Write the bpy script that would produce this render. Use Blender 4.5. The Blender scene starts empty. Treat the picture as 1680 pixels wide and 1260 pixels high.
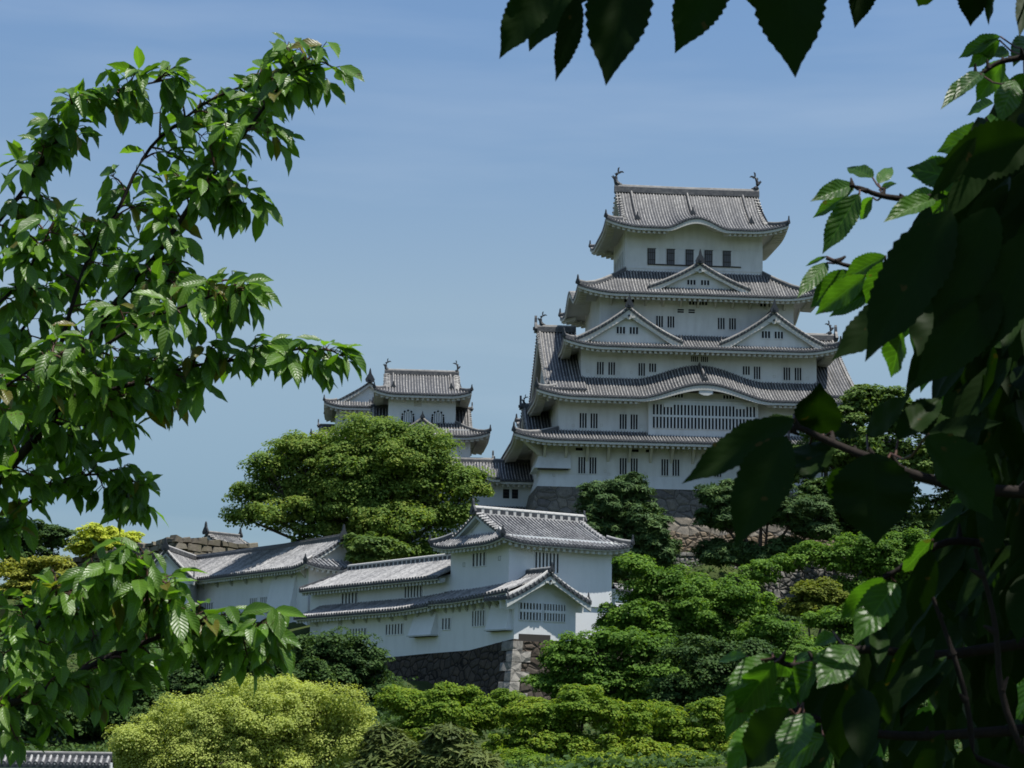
import bpy, math, random
import numpy as np
from mathutils import Vector, Matrix

# ------------------------------------------------------------------ camera, world, sun, exposure
SC = bpy.context.scene
COL = SC.collection
F_PX, PITCH, ROLL, EYE = 3400.0, math.atan(570 / 3400.0), 0.016, 1.7
fwd = np.array([0, math.cos(PITCH), math.sin(PITCH)])
up0 = np.array([0, -math.sin(PITCH), math.cos(PITCH)])
rt0 = np.array([1.0, 0, 0])
RGT = rt0 * math.cos(ROLL) + up0 * math.sin(ROLL)
UPV = -rt0 * math.sin(ROLL) + up0 * math.cos(ROLL)
CAM = np.array([0, 0, EYE])
cam = bpy.data.objects.new('camera', bpy.data.cameras.new('camera'))
COL.objects.link(cam)
cam.data.sensor_width = 36.0
cam.data.lens = F_PX / 1680 * 36.0
cam.data.clip_start, cam.data.clip_end = 0.1, 9000.0
cam.matrix_world = Matrix(((RGT[0], UPV[0], -fwd[0], CAM[0]), (RGT[1], UPV[1], -fwd[1], CAM[1]),
                           (RGT[2], UPV[2], -fwd[2], CAM[2]), (0, 0, 0, 1)))
SC.camera = cam
cam.data.dof.use_dof = True; cam.data.dof.focus_distance = 40.0; cam.data.dof.aperture_fstop = 44.0   # a compact camera's deep focus

SUN_EL, SUN_AZ = math.radians(69.0), math.radians(66.0)     # azimuth from -Y (behind the viewer) towards +X
sdir = np.array([math.cos(SUN_EL) * math.sin(SUN_AZ), -math.cos(SUN_EL) * math.cos(SUN_AZ), math.sin(SUN_EL)])
sun = bpy.data.objects.new('sun', bpy.data.lights.new('sun', 'SUN'))
COL.objects.link(sun)
sun.data.energy, sun.data.angle, sun.data.color = 4.4, math.radians(0.5), (1.0, 0.965, 0.9)
sun.rotation_mode = 'QUATERNION'
sun.rotation_quaternion = Vector(sdir).to_track_quat('Z', 'Y')

W = bpy.data.worlds.new('World'); SC.world = W; W.use_nodes = True
nt = W.node_tree; nt.nodes.clear()
def N(t, ty, **kw):
    n = t.nodes.new(ty)
    for k, v in kw.items(): setattr(n, k, v)
    return n
w_out = N(nt, 'ShaderNodeOutputWorld'); w_bg = N(nt, 'ShaderNodeBackground')
sky = N(nt, 'ShaderNodeTexSky', sky_type='NISHITA', sun_disc=False)
sky.sun_elevation = SUN_EL
sky.sun_rotation = math.atan2(sdir[0], sdir[1])
sky.air_density, sky.dust_density, sky.ozone_density, sky.altitude = 0.95, 0.5, 1.6, 20
tc = N(nt, 'ShaderNodeTexCoord'); mp = N(nt, 'ShaderNodeMapping'); mp.inputs['Scale'].default_value = (2.2, 2.2, 16)
mp.inputs['Location'].default_value = (0.3, 0, 1.37)
nz = N(nt, 'ShaderNodeTexNoise'); nz.inputs['Scale'].default_value = 1.0; nz.inputs['Detail'].default_value = 5; nz.inputs['Roughness'].default_value = 0.5
cr = N(nt, 'ShaderNodeValToRGB'); cr.color_ramp.elements[0].position = 0.46; cr.color_ramp.elements[1].position = 0.85
cr.color_ramp.elements[0].color = (0, 0, 0, 1); cr.color_ramp.elements[1].color = (0.34, 0.34, 0.34, 1)
mx = N(nt, 'ShaderNodeMixRGB'); mx.inputs[2].default_value = (6.2, 6.9, 7.6, 1)
nt.links.new(tc.outputs['Generated'], mp.inputs['Vector']); nt.links.new(mp.outputs[0], nz.inputs['Vector'])
nt.links.new(nz.outputs['Fac'], cr.inputs['Fac']); nt.links.new(cr.outputs['Color'], mx.inputs[0])
tn = N(nt, 'ShaderNodeMixRGB', blend_type='MULTIPLY'); tn.inputs[0].default_value = 1.0; tn.inputs[2].default_value = (0.98, 1.05, 1.12, 1)
sxyz = N(nt, 'ShaderNodeSeparateXYZ'); nt.links.new(tc.outputs['Generated'], sxyz.inputs[0])
el = N(nt, 'ShaderNodeValToRGB'); e_ = el.color_ramp.elements      # haze low down, thin bright veil at mid height, deeper blue above
for _ in range(3): e_.new(0.5)
for k, (q, cc) in enumerate(((0.0, (0.45, 0.50, 0.55)), (0.10, (0.60, 0.665, 0.72)), (0.2, (1.16, 1.08, 0.94)), (0.33, (1.04, 1.13, 1.16)), (0.6, (1.1, 1.22, 1.26)))):
    e_[k].position = q; e_[k].color = (*cc, 1)
nt.links.new(sxyz.outputs[2], el.inputs['Fac']); nt.links.new(el.outputs['Color'], tn.inputs[2])
nt.links.new(sky.outputs[0], tn.inputs[1]); nt.links.new(tn.outputs[0], mx.inputs[1]); nt.links.new(mx.outputs[0], w_bg.inputs['Color'])
w_bg.inputs['Strength'].default_value = 0.085
nt.links.new(w_bg.outputs[0], w_out.inputs['Surface'])

SC.view_settings.view_transform = 'Standard'; SC.view_settings.look = 'None'
SC.view_settings.exposure = 0.5; SC.view_settings.gamma = 1.0
SC.cycles.max_bounces = 7; SC.cycles.diffuse_bounces = 4; SC.cycles.transmission_bounces = 4
SC.cycles.transparent_max_bounces = 4
SC.cycles.use_denoising = True
SC.cycles.filter_width = 1.7

# ------------------------------------------------------------------ helpers
def ray(px, py): return fwd * F_PX + RGT * (px - 840) + UPV * (630 - py)
def at(px, py, Y):
    """the point of the world that stands Y metres ahead of the eye on the line of sight through a photo position"""
    d = ray(px, py); return CAM + d * (Y / d[1])

def tag(o, label=None, cat=None, group=None, kind=None):
    if label: o['label'] = label
    if cat: o['category'] = cat
    if group: o['group'] = group
    if kind: o['kind'] = kind
    return o
def empty(name, loc, rz=0.0, label=None, cat=None, group=None):
    o = bpy.data.objects.new(name, None); COL.objects.link(o)
    o.location = tuple(float(v) for v in loc); o.rotation_euler = (0, 0, rz); o.empty_display_size = 0.5
    return tag(o, label, cat, group)

class MB:
    """collects faces of one part and links them as ONE mesh object"""
    def __init__(s): s.V = []; s.F = []; s.M = []
    def face(s, pts, m=0):
        n = len(s.V); s.V.extend([tuple(map(float, p)) for p in pts]); s.F.append(tuple(range(n, n + len(pts)))); s.M.append(m)
    def grid(s, P, m=0, closed=False):
        P = np.asarray(P, float); a, b = P.shape[:2]; n = len(s.V)
        s.V.extend(map(tuple, P.reshape(-1, 3)))
        for i in range(a - 1):
            for j in range(b if closed else b - 1):
                k = (j + 1) % b
                s.F.append((n + i * b + j, n + i * b + k, n + (i + 1) * b + k, n + (i + 1) * b + j)); s.M.append(m)
    def hexa(s, p, m=0):
        """eight corners: four below, four above, both counter-clockwise"""
        n = len(s.V); s.V.extend([tuple(map(float, q)) for q in p])
        for f in ((3, 2, 1, 0), (4, 5, 6, 7), (0, 1, 5, 4), (1, 2, 6, 5), (2, 3, 7, 6), (3, 0, 4, 7)):
            s.F.append(tuple(n + k for k in f)); s.M.append(m)
    def box(s, x0, x1, y0, y1, z0, z1, m=0):
        s.hexa([(x0, y0, z0), (x1, y0, z0), (x1, y1, z0), (x0, y1, z0), (x0, y0, z1), (x1, y0, z1), (x1, y1, z1), (x0, y1, z1)], m)
    def obox(s, c, ax, ay, az, m=0):
        c, ax, ay, az = (np.asarray(v, float) for v in (c, ax, ay, az))
        s.hexa([c - ax - ay - az, c + ax - ay - az, c + ax + ay - az, c - ax + ay - az, c - ax - ay + az, c + ax - ay + az, c + ax + ay + az, c - ax + ay + az], m)
    def tube(s, path, radii, n=6, m=0, caps=True):
        path = [np.asarray(p, float) for p in path]
        if np.isscalar(radii): radii = [radii] * len(path)
        rings = []
        for i, p in enumerate(path):
            t = path[min(i + 1, len(path) - 1)] - path[max(i - 1, 0)]
            t = t / (np.linalg.norm(t) + 1e-9)
            a = np.cross(t, (0, 0, 1.0) if abs(t[2]) < 0.9 else (1.0, 0, 0)); a /= np.linalg.norm(a); b = np.cross(t, a)
            rings.append([p + radii[i] * (a * math.cos(q) + b * math.sin(q)) for q in np.linspace(0, 2 * math.pi, n, endpoint=False)])
        s.grid(rings, m, closed=True)
        if caps: s.face(rings[0], m); s.face(rings[-1][::-1], m)
    def sweep(s, path, prof, m=0, side=None):
        """sweep a profile of (sideways, up) pairs along a path; open surface closed at both ends"""
        path = [np.asarray(p, float) for p in path]; rings = []
        for i, p in enumerate(path):
            t = path[min(i + 1, len(path) - 1)] - path[max(i - 1, 0)]
            a = np.array([t[1], -t[0], 0.0]); l = np.linalg.norm(a)
            a = a / l if l > 1e-6 else np.array(side if side is not None else (1.0, 0, 0))
            rings.append([p + a * u + np.array([0, 0, w]) for u, w in prof])
        s.grid(rings, m, closed=True); s.face(rings[0][::-1], m); s.face(rings[-1], m)
    def build(s, name, mats, parent=None, smooth=False):
        me = bpy.data.meshes.new(name); me.from_pydata(s.V, [], s.F)
        mats = mats if isinstance(mats, (list, tuple)) else [mats]
        for q in mats: me.materials.append(q)
        if len(mats) > 1: me.polygons.foreach_set('material_index', s.M)
        if smooth: me.polygons.foreach_set('use_smooth', [True] * len(s.F))
        me.update()
        o = bpy.data.objects.new(name, me); COL.objects.link(o)
        if parent: o.parent = parent
        return o

# ------------------------------------------------------------------ materials
def mat(name, col=(0.5, 0.5, 0.5), rough=0.8, spec=0.3):
    m = bpy.data.materials.new(name); m.use_nodes = True
    b = m.node_tree.nodes['Principled BSDF']
    b.inputs['Base Color'].default_value = (*col, 1); b.inputs['Roughness'].default_value = rough
    b.inputs['Specular IOR Level'].default_value = spec
    return m, m.node_tree, b
def noise(t, scale, detail=4, rough=0.55, coord='Object', vscale=None):
    c = N(t, 'ShaderNodeTexCoord'); n = N(t, 'ShaderNodeTexNoise')
    n.inputs['Scale'].default_value = scale; n.inputs['Detail'].default_value = detail; n.inputs['Roughness'].default_value = rough
    if vscale:
        mp_ = N(t, 'ShaderNodeMapping'); mp_.inputs['Scale'].default_value = vscale
        t.links.new(c.outputs[coord], mp_.inputs[0]); t.links.new(mp_.outputs[0], n.inputs['Vector'])
    else: t.links.new(c.outputs[coord], n.inputs['Vector'])
    return n.outputs['Fac']
def ramp(t, fac, stops):
    r = N(t, 'ShaderNodeValToRGB'); e = r.color_ramp.elements
    while len(e) < len(stops): e.new(0.5)
    for k, (p, c) in enumerate(stops): e[k].position = p; e[k].color = (*c, 1)
    t.links.new(fac, r.inputs['Fac']); return r.outputs['Color']
def mix(t, fac, a, b, mode='MIX'):
    n = N(t, 'ShaderNodeMixRGB', blend_type=mode)
    for k, v in enumerate((fac, a, b)):
        if hasattr(v, 'is_output'): t.links.new(v, n.inputs[k])
        elif k == 0: n.inputs[0].default_value = v
        else: n.inputs[k].default_value = (*v, 1)
    return n.outputs[0]
def bump(t, b, h, strength=0.4, dist=0.05):
    n = N(t, 'ShaderNodeBump'); n.inputs['Strength'].default_value = strength; n.inputs['Distance'].default_value = dist
    t.links.new(h, n.inputs['Height']); t.links.new(n.outputs[0], b.inputs['Normal'])

def plaster(name, col, dirt, amt):
    m, t, b = mat(name, col, 0.9, 0.15)
    big = ramp(t, noise(t, 0.35, 5, 0.6), [(0.35, (0, 0, 0)), (0.75, (1, 1, 1))])
    streak = ramp(t, noise(t, 1.0, 5, 0.65, vscale=(1.1, 1.1, 0.2)), [(0.45, (0, 0, 0)), (0.75, (1, 1, 1))])
    f = mix(t, 0.5, big, streak)
    f2 = N(t, 'ShaderNodeMath', operation='MULTIPLY'); t.links.new(f, f2.inputs[0]); f2.inputs[1].default_value = amt
    t.links.new(mix(t, f2.outputs[0], col, dirt), b.inputs['Base Color'])
    bump(t, b, noise(t, 14, 3), 0.15, 0.02)
    return m
M_WALL = plaster('aged_plaster', (0.68, 0.68, 0.675), (0.36, 0.35, 0.33), 0.62)
M_WALL2 = plaster('clean_plaster', (0.72, 0.735, 0.74), (0.46, 0.48, 0.47), 0.42)
M_TRIM = plaster('grey_plaster_trim', (0.58, 0.565, 0.53), (0.33, 0.31, 0.27), 0.6)
M_TRIM2 = plaster('pale_plaster_trim', (0.52, 0.54, 0.52), (0.30, 0.31, 0.28), 0.6)

def tile(name, dark, light, lo, hi, scale):
    m, t, b = mat(name, dark, 0.55, 0.45)
    n1 = noise(t, scale, 3, 0.7); n2 = noise(t, 0.45, 3, 0.6)
    c = ramp(t, n1, [(lo, dark), (hi, light)])
    c = mix(t, ramp(t, n2, [(0.3, (0, 0, 0)), (0.75, (0.5, 0.5, 0.5))]), c, tuple(0.6 * v for v in dark))
    g = N(t, 'ShaderNodeNewGeometry'); c = mix(t, 1.0, c, ramp(t, g.outputs['Random Per Island'], [(0.0, (0.72, 0.72, 0.73)), (0.5, (0.98, 0.97, 0.96)), (1.0, (1.18, 1.17, 1.15))]), 'MULTIPLY')
    t.links.new(c, b.inputs['Base Color']); bump(t, b, n1, 0.3, 0.03)
    return m
M_TILE = tile('dark_pan_tile', (0.028, 0.030, 0.036), (0.07, 0.073, 0.082), 0.35, 0.7, 3.0)
M_RIB = tile('plastered_cover_tile', (0.15, 0.147, 0.143), (0.49, 0.475, 0.45), 0.36, 0.66, 3.2)
M_RIBW = tile('white_jointed_cover_tile', (0.135, 0.135, 0.14), (0.40, 0.395, 0.388), 0.34, 0.60, 4.0)
M_TILEW = tile('grey_pan_tile', (0.022, 0.024, 0.03), (0.07, 0.07, 0.075), 0.42, 0.75, 3.0)
M_CAP = tile('tile_end', (0.03, 0.033, 0.042), (0.085, 0.09, 0.102), 0.35, 0.7, 5.0)
M_RIDGE = tile('ridge_tile', (0.045, 0.048, 0.055), (0.15, 0.147, 0.142), 0.4, 0.75, 2.5)
M_RIDGELT = tile('ridge_top_tile', (0.17, 0.165, 0.16), (0.40, 0.385, 0.36), 0.3, 0.7, 2.0)
M_RIDGEW = plaster('ridge_plaster', (0.47, 0.462, 0.445), (0.36, 0.35, 0.33), 0.5)
M_ORN = mat('bronze_ornament', (0.032, 0.036, 0.042), 0.5, 0.4)[0]
M_DARK = mat('window_darkness', (0.012, 0.014, 0.018), 0.7, 0.1)[0]
M_DARKY = mat('shaded_opening', (0.05, 0.057, 0.064), 0.8, 0.1)[0]
M_PANE = mat('paper_pane', (0.15, 0.15, 0.165), 0.8, 0.1)[0]
M_WOOD = mat('old_dark_wood', (0.05, 0.045, 0.04), 0.7, 0.2)[0]

def stone(name, cols, scale, joint=(0.02, 0.019, 0.017), edge=0.05, moss=None):
    m, t, b = mat(name, cols[0], 0.9, 0.15)
    c = N(t, 'ShaderNodeTexCoord'); mp_ = N(t, 'ShaderNodeMapping'); mp_.inputs['Scale'].default_value = (scale, scale, scale * 1.25)
    wob = N(t, 'ShaderNodeTexNoise'); wob.inputs['Scale'].default_value = 1.6 * scale
    add = N(t, 'ShaderNodeMixRGB', blend_type='LINEAR_LIGHT'); add.inputs[0].default_value = 0.12
    t.links.new(c.outputs['Object'], mp_.inputs[0]); t.links.new(mp_.outputs[0], add.inputs[1]); t.links.new(wob.outputs['Color'], add.inputs[2])
    t.links.new(c.outputs['Object'], wob.inputs['Vector'])
    v = N(t, 'ShaderNodeTexVoronoi', feature='F1'); v.inputs['Scale'].default_value = 1.0
    d = N(t, 'ShaderNodeTexVoronoi', feature='DISTANCE_TO_EDGE'); d.inputs['Scale'].default_value = 1.0
    t.links.new(add.outputs[0], v.inputs['Vector']); t.links.new(add.outputs[0], d.inputs['Vector'])
    bw = N(t, 'ShaderNodeSeparateColor'); t.links.new(v.outputs['Color'], bw.inputs[0])
    k = len(cols)
    col = ramp(t, bw.outputs[0], [(i / max(1, k - 1), cc) for i, cc in enumerate(cols)])
    g = noise(t, 3.5, 6, 0.7)
    col = mix(t, 0.75, col, ramp(t, g, [(0.3, (0.45, 0.45, 0.45)), (0.7, (1.25, 1.22, 1.15))]), 'MULTIPLY')
    if moss:
        col = mix(t, ramp(t, noise(t, 0.5, 4), [(0.5, (0, 0, 0)), (0.65, (0.7, 0.7, 0.7))]), col, moss)
    e = ramp(t, d.outputs['Distance'], [(edge * 0.35, (0, 0, 0)), (edge, (1, 1, 1))])
    t.links.new(mix(t, e, joint, col), b.inputs['Base Color'])
    hh = mix(t, 0.3, ramp(t, d.outputs['Distance'], [(0, (0, 0, 0)), (0.22, (1, 1, 1))]), g)
    bump(t, b, hh, 0.9, 0.22)
    return m
M_STONE = stone('keep_base_stone', [(0.155, 0.14, 0.12), (0.205, 0.185, 0.155), (0.18, 0.168, 0.15), (0.14, 0.13, 0.12)], 0.8, joint=(0.06, 0.055, 0.048), edge=0.03)
M_STONED = stone('dark_rubble_stone', [(0.050, 0.042, 0.034), (0.095, 0.076, 0.060), (0.065, 0.057, 0.048), (0.082, 0.069, 0.056)], 1.15, joint=(0.012, 0.011, 0.010), edge=0.06)
M_STONEG = stone('grey_rubble_stone', [(0.13, 0.128, 0.12), (0.24, 0.235, 0.225), (0.17, 0.165, 0.155)], 1.35, edge=0.06)
M_STONEO = stone('ochre_rubble_stone', [(0.19, 0.145, 0.10), (0.25, 0.205, 0.155), (0.17, 0.14, 0.11)], 1.5, joint=(0.05, 0.04, 0.03), edge=0.05)
M_STONEL = stone('lichen_stone', [(0.20, 0.17, 0.13), (0.30, 0.26, 0.20), (0.16, 0.145, 0.12)], 0.9, edge=0.06, moss=(0.09, 0.085, 0.05))
M_STONEQ = stone('cut_corner_stone', [(0.19, 0.185, 0.17), (0.27, 0.26, 0.24)], 0.6, joint=(0.15, 0.145, 0.135), edge=0.02)

def leafmat(name, cols, transl=0.35, tcol=None, scale=0.7, rough=0.6, spec=0.12, gain=2.1):
    """foliage whose hue varies in clumps and from leaf to leaf"""
    cols = [tuple(min(0.6, gain * v) for v in c) for c in cols]
    m, t, b = mat(name, cols[0], rough, spec)
    g = N(t, 'ShaderNodeNewGeometry')
    f = mix(t, 0.42, ramp(t, noise(t, scale, 3), [(0.3, (0, 0, 0)), (0.7, (1, 1, 1))]), (0.5, 0.5, 0.5))
    rp = N(t, 'ShaderNodeMath', operation='MULTIPLY_ADD'); t.links.new(g.outputs['Random Per Island'], rp.inputs[0])
    rp.inputs[1].default_value = 0.7
    t.links.new(f, rp.inputs[2]); sub = N(t, 'ShaderNodeMath', operation='SUBTRACT'); t.links.new(rp.outputs[0], sub.inputs[0]); sub.inputs[1].default_value = 0.35
    c = ramp(t, sub.outputs[0], [(i / (len(cols) - 1), cc) for i, cc in enumerate(cols)])
    t.links.new(c, b.inputs['Base Color'])
    tr = N(t, 'ShaderNodeBsdfTranslucent'); ms = N(t, 'ShaderNodeMixShader'); ms.inputs[0].default_value = transl
    t.links.new(mix(t, 1.0, c, tcol or (1.5, 1.5, 0.7), 'MULTIPLY'), tr.inputs['Color'])
    o = t.nodes['Material Output']
    t.links.new(b.outputs[0], ms.inputs[1]); t.links.new(tr.outputs[0], ms.inputs[2]); t.links.new(ms.outputs[0], o.inputs['Surface'])
    return m
def bark(name, a, c):
    m, t, b = mat(name, a, 0.9, 0.2); n = noise(t, 9, 5, 0.7, vscale=(1, 1, 0.35))
    t.links.new(ramp(t, n, [(0.35, a), (0.7, c)]), b.inputs['Base Color']); bump(t, b, n, 0.6, 0.03); return m
M_BARK = bark('grey_brown_bark', (0.035, 0.03, 0.025), (0.10, 0.085, 0.07))
M_BARKP = bark('pine_bark', (0.03, 0.022, 0.018), (0.09, 0.065, 0.05))
M_BARKC = bark('cherry_bark', (0.012, 0.009, 0.008), (0.036, 0.028, 0.024))
# ------------------------------------------------------------------ roofs of fired tile (mesh code shared by all buildings)
def lerp(a, b, t): return a + (b - a) * t
RIBPROF = [(-0.07, -0.01), (-0.058, 0.085), (0, 0.13), (0.058, 0.085), (0.07, -0.01)]

class Side:
    """one slope of a roof: plan position from (u along the eave, t up the slope), height from z(u, t)"""
    def __init__(s, xy, u0, u1, tmax, zf, wall):
        s.xy, s.u0, s.u1, s.tmax, s.zf, s.wall = xy, u0, u1, tmax, zf, wall
    def P(s, u, t): return np.array([*s.xy(u, t), s.zf(u, t)])

def make_sides(out, z_e, z_t, inn=None, wall=None, axis=None, tg=0.25, gab=None, c=0.72, lift=0.5, lc=4.0, bumps=None, only='FBLR', ztilt=None):
    """hip skirt round a storey (inn = wall rectangle above) or hip-and-gable roof (axis = 'X' or 'Y', gab = the two gable planes)"""
    x0, x1, y0, y1 = out; bumps = bumps or {}
    wall = wall or inn
    def zf_for(k, u0, u1):
        bp = bumps.get(k)
        def zf(u, t):
            z = z_e + (z_t - z_e) * (c * t + (1 - c) * t * t)
            e = max(0.0, 1 - min(u - u0, u1 - u) / lc)
            z += lift * e * e * (1 - t) ** 2
            if bp:
                uc, hw, h, fade = bp
                q = abs(u - uc) / hw
                if q < 1:
                    b = 0.5 * (1 + math.cos(math.pi * q)); b = b ** 0.85
                    z += h * b * (1.0 if fade is None else max(0.0, 1 - t / fade) ** 1.2)
            if ztilt and k in ztilt: z += ztilt[k](u)
            return z
        return zf
    res = {}
    wx0, wx1, wy0, wy1 = wall
    def wmap(a0, a1, b0, b1): return lambda u: b0 + (u - a0) / (a1 - a0) * (b1 - b0)
    wxf, wyf = wmap(x0, x1, wx0, wx1), wmap(y0, y1, wy0, wy1)
    if axis is None:
        ix0, ix1, iy0, iy1 = inn
        tx = lambda u: max(0.0, min(1.0, (u - x0) / max(1e-6, ix0 - x0), (x1 - u) / max(1e-6, x1 - ix1)))
        ty = lambda u: max(0.0, min(1.0, (u - y0) / max(1e-6, iy0 - y0), (y1 - u) / max(1e-6, y1 - iy1)))
        res['F'] = Side(lambda u, t: (u, lerp(y0, iy0, t)), x0, x1, tx, zf_for('F', x0, x1), lambda u: (wxf(u), wy0))
        res['B'] = Side(lambda u, t: (u, lerp(y1, iy1, t)), x0, x1, tx, zf_for('B', x0, x1), lambda u: (wxf(u), wy1))
        res['L'] = Side(lambda u, t: (lerp(x0, ix0, t), u), y0, y1, ty, zf_for('L', y0, y1), lambda u: (wx0, wyf(u)))
        res['R'] = Side(lambda u, t: (lerp(x1, ix1, t), u), y0, y1, ty, zf_for('R', y0, y1), lambda u: (wx1, wyf(u)))
    elif axis == 'X':
        g0, g1 = gab; yc = (y0 + y1) / 2
        def tx(u):
            if u < g0: return max(0.0, (u - x0) / max(1e-6, g0 - x0)) * tg
            if u > g1: return max(0.0, (x1 - u) / max(1e-6, x1 - g1)) * tg
            return 1.0
        ty = lambda u: max(0.0, min(tg, (u - y0) / (yc - y0), (y1 - u) / (y1 - yc)))
        res['F'] = Side(lambda u, t: (u, lerp(y0, yc, t)), x0, x1, tx, zf_for('F', x0, x1), lambda u: (wxf(u), wy0))
        res['B'] = Side(lambda u, t: (u, lerp(y1, yc, t)), x0, x1, tx, zf_for('B', x0, x1), lambda u: (wxf(u), wy1))
        res['L'] = Side(lambda u, t: (lerp(x0, g0, t / tg), u), y0, y1, ty, zf_for('L', y0, y1), lambda u: (wx0, wyf(u)))
        res['R'] = Side(lambda u, t: (lerp(x1, g1, t / tg), u), y0, y1, ty, zf_for('R', y0, y1), lambda u: (wx1, wyf(u)))
    else:
        g0, g1 = gab; xc = (x0 + x1) / 2
        def ty(u):
            if u < g0: return max(0.0, (u - y0) / max(1e-6, g0 - y0)) * tg
            if u > g1: return max(0.0, (y1 - u) / max(1e-6, y1 - g1)) * tg
            return 1.0
        tx = lambda u: max(0.0, min(tg, (u - x0) / (xc - x0), (x1 - u) / (x1 - xc)))
        res['L'] = Side(lambda u, t: (lerp(x0, xc, t), u), y0, y1, ty, zf_for('L', y0, y1), lambda u: (wx0, wyf(u)))
        res['R'] = Side(lambda u, t: (lerp(x1, xc, t), u), y0, y1, ty, zf_for('R', y0, y1), lambda u: (wx1, wyf(u)))
        res['F'] = Side(lambda u, t: (u, lerp(y0, g0, t / tg)), x0, x1, tx, zf_for('F', x0, x1), lambda u: (wxf(u), wy0))
        res['B'] = Side(lambda u, t: (u, lerp(y1, g1, t / tg)), x0, x1, tx, zf_for('B', x0, x1), lambda u: (wxf(u), wy1))
    return {k: v for k, v in res.items() if k in only}

def tiles_on(mb, sd, nt=7, sp=0.32, thick=0.17):
    """pan-tile sheet (slot 0), rows of cover tiles (slot 1) and their round ends at the eave (slot 2)"""
    n = max(3, int((sd.u1 - sd.u0) / 0.45) + 1)
    us = np.linspace(sd.u0, sd.u1, n)
    mb.grid([[sd.P(u, sd.tmax(u) * v) for v in np.linspace(0, 1, nt)] for u in us], 0)
    mb.grid([[sd.P(u, 0), sd.P(u, 0) - np.array([0, 0, thick])] for u in us], 2)
    k = max(2, int(round((sd.u1 - sd.u0) / sp)))
    for i in range(k):
        u = sd.u0 + (i + 0.5) * (sd.u1 - sd.u0) / k; T = sd.tmax(u)
        if T < 0.03: continue
        a = np.array([*sd.xy(u + 0.05, 0), 0]) - np.array([*sd.xy(u - 0.05, 0), 0]); a /= np.linalg.norm(a)
        o = np.array([*sd.xy(u, 0), 0]) - np.array([*sd.xy(u, 0.05), 0]); o /= np.linalg.norm(o)
        m = nt if T > 0.4 else max(2, nt - 4)
        jit = 0.012 * math.sin(i * 12.9898)
        rings = []
        for v in np.linspace(0, 1, m):
            p = sd.P(u, T * v) + a * (jit * math.sin(v * 7 + i))
            rings.append([p + a * du * sp / 0.32 + np.array([0, 0, dz * sp / 0.32]) for du, dz in RIBPROF])
        mb.grid(rings, 1)
        c0 = sd.P(u, 0) + o * 0.03 + np.array([0, 0, 0.015])
        mb.face([c0 + 0.125 * sp / 0.32 * (a * math.cos(q) + np.array([0, 0, 1]) * math.sin(q)) for q in np.linspace(0, 2 * math.pi, 8, endpoint=False)], 2)
        mb.face([c0 + o * 0.012 + 0.045 * (a * math.cos(q) + np.array([0, 0, 1]) * math.sin(q)) for q in np.linspace(0, 2 * math.pi, 6, endpoint=False)], 1)

def eave_on(mb, sd, fh=0.3, thick=0.13, rise=0.35, dent=0.56, bumph=0.0, bc=None):
    """plastered eave board, soffit and rafter ends under one slope"""
    n = max(3, int((sd.u1 - sd.u0) / 0.4) + 1); rows = []
    def geo(u):
        p = sd.P(u, 0); o = np.array([*sd.xy(u, 0), 0]) - np.array([*sd.xy(u, 0.05), 0]); o /= np.linalg.norm(o)
        f = fh
        if bc and abs(u - bc[0]) < bc[1]: f = fh + bumph * (0.5 + 0.5 * math.cos(math.pi * (u - bc[0]) / bc[1])) ** 0.5
        A = p - o * 0.05 - np.array([0, 0, thick - 0.01]); Bq = A - np.array([0, 0, f]); Cq = Bq - o * 0.18
        w = sd.wall(u); D = np.array([w[0], w[1], Cq[2] + rise])
        return A, Bq, Cq, D, o
    for u in np.linspace(sd.u0, sd.u1, n):
        A, Bq, Cq, D, o = geo(u)
        rows.append([A, Bq, Cq, Cq + np.array([0, 0, 0.24]), D + np.array([0, 0, 0.2])])
    mb.grid(rows, 0)
    if dent:
        k = max(2, int((sd.u1 - sd.u0) / dent))
        for i in range(k):
            u = sd.u0 + (i + 0.5) * (sd.u1 - sd.u0) / k
            if bc and abs(u - bc[0]) < bc[1] * 0.98: continue
            A, Bq, Cq, D, o = geo(u)
            a = np.array([o[1], -o[0], 0]); L = np.linalg.norm(D[:2] - Cq[:2])
            d2 = (D - Cq); d2 = d2 / np.linalg.norm(d2)
            ln = min(1.2, 0.6 * L)
            mb.obox(Cq - o * 0.02 + d2 * ln / 2 + np.array([0, 0, -0.08]), a * 0.13, d2 * ln / 2, np.array([0, 0, 0.18]), 0)

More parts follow.
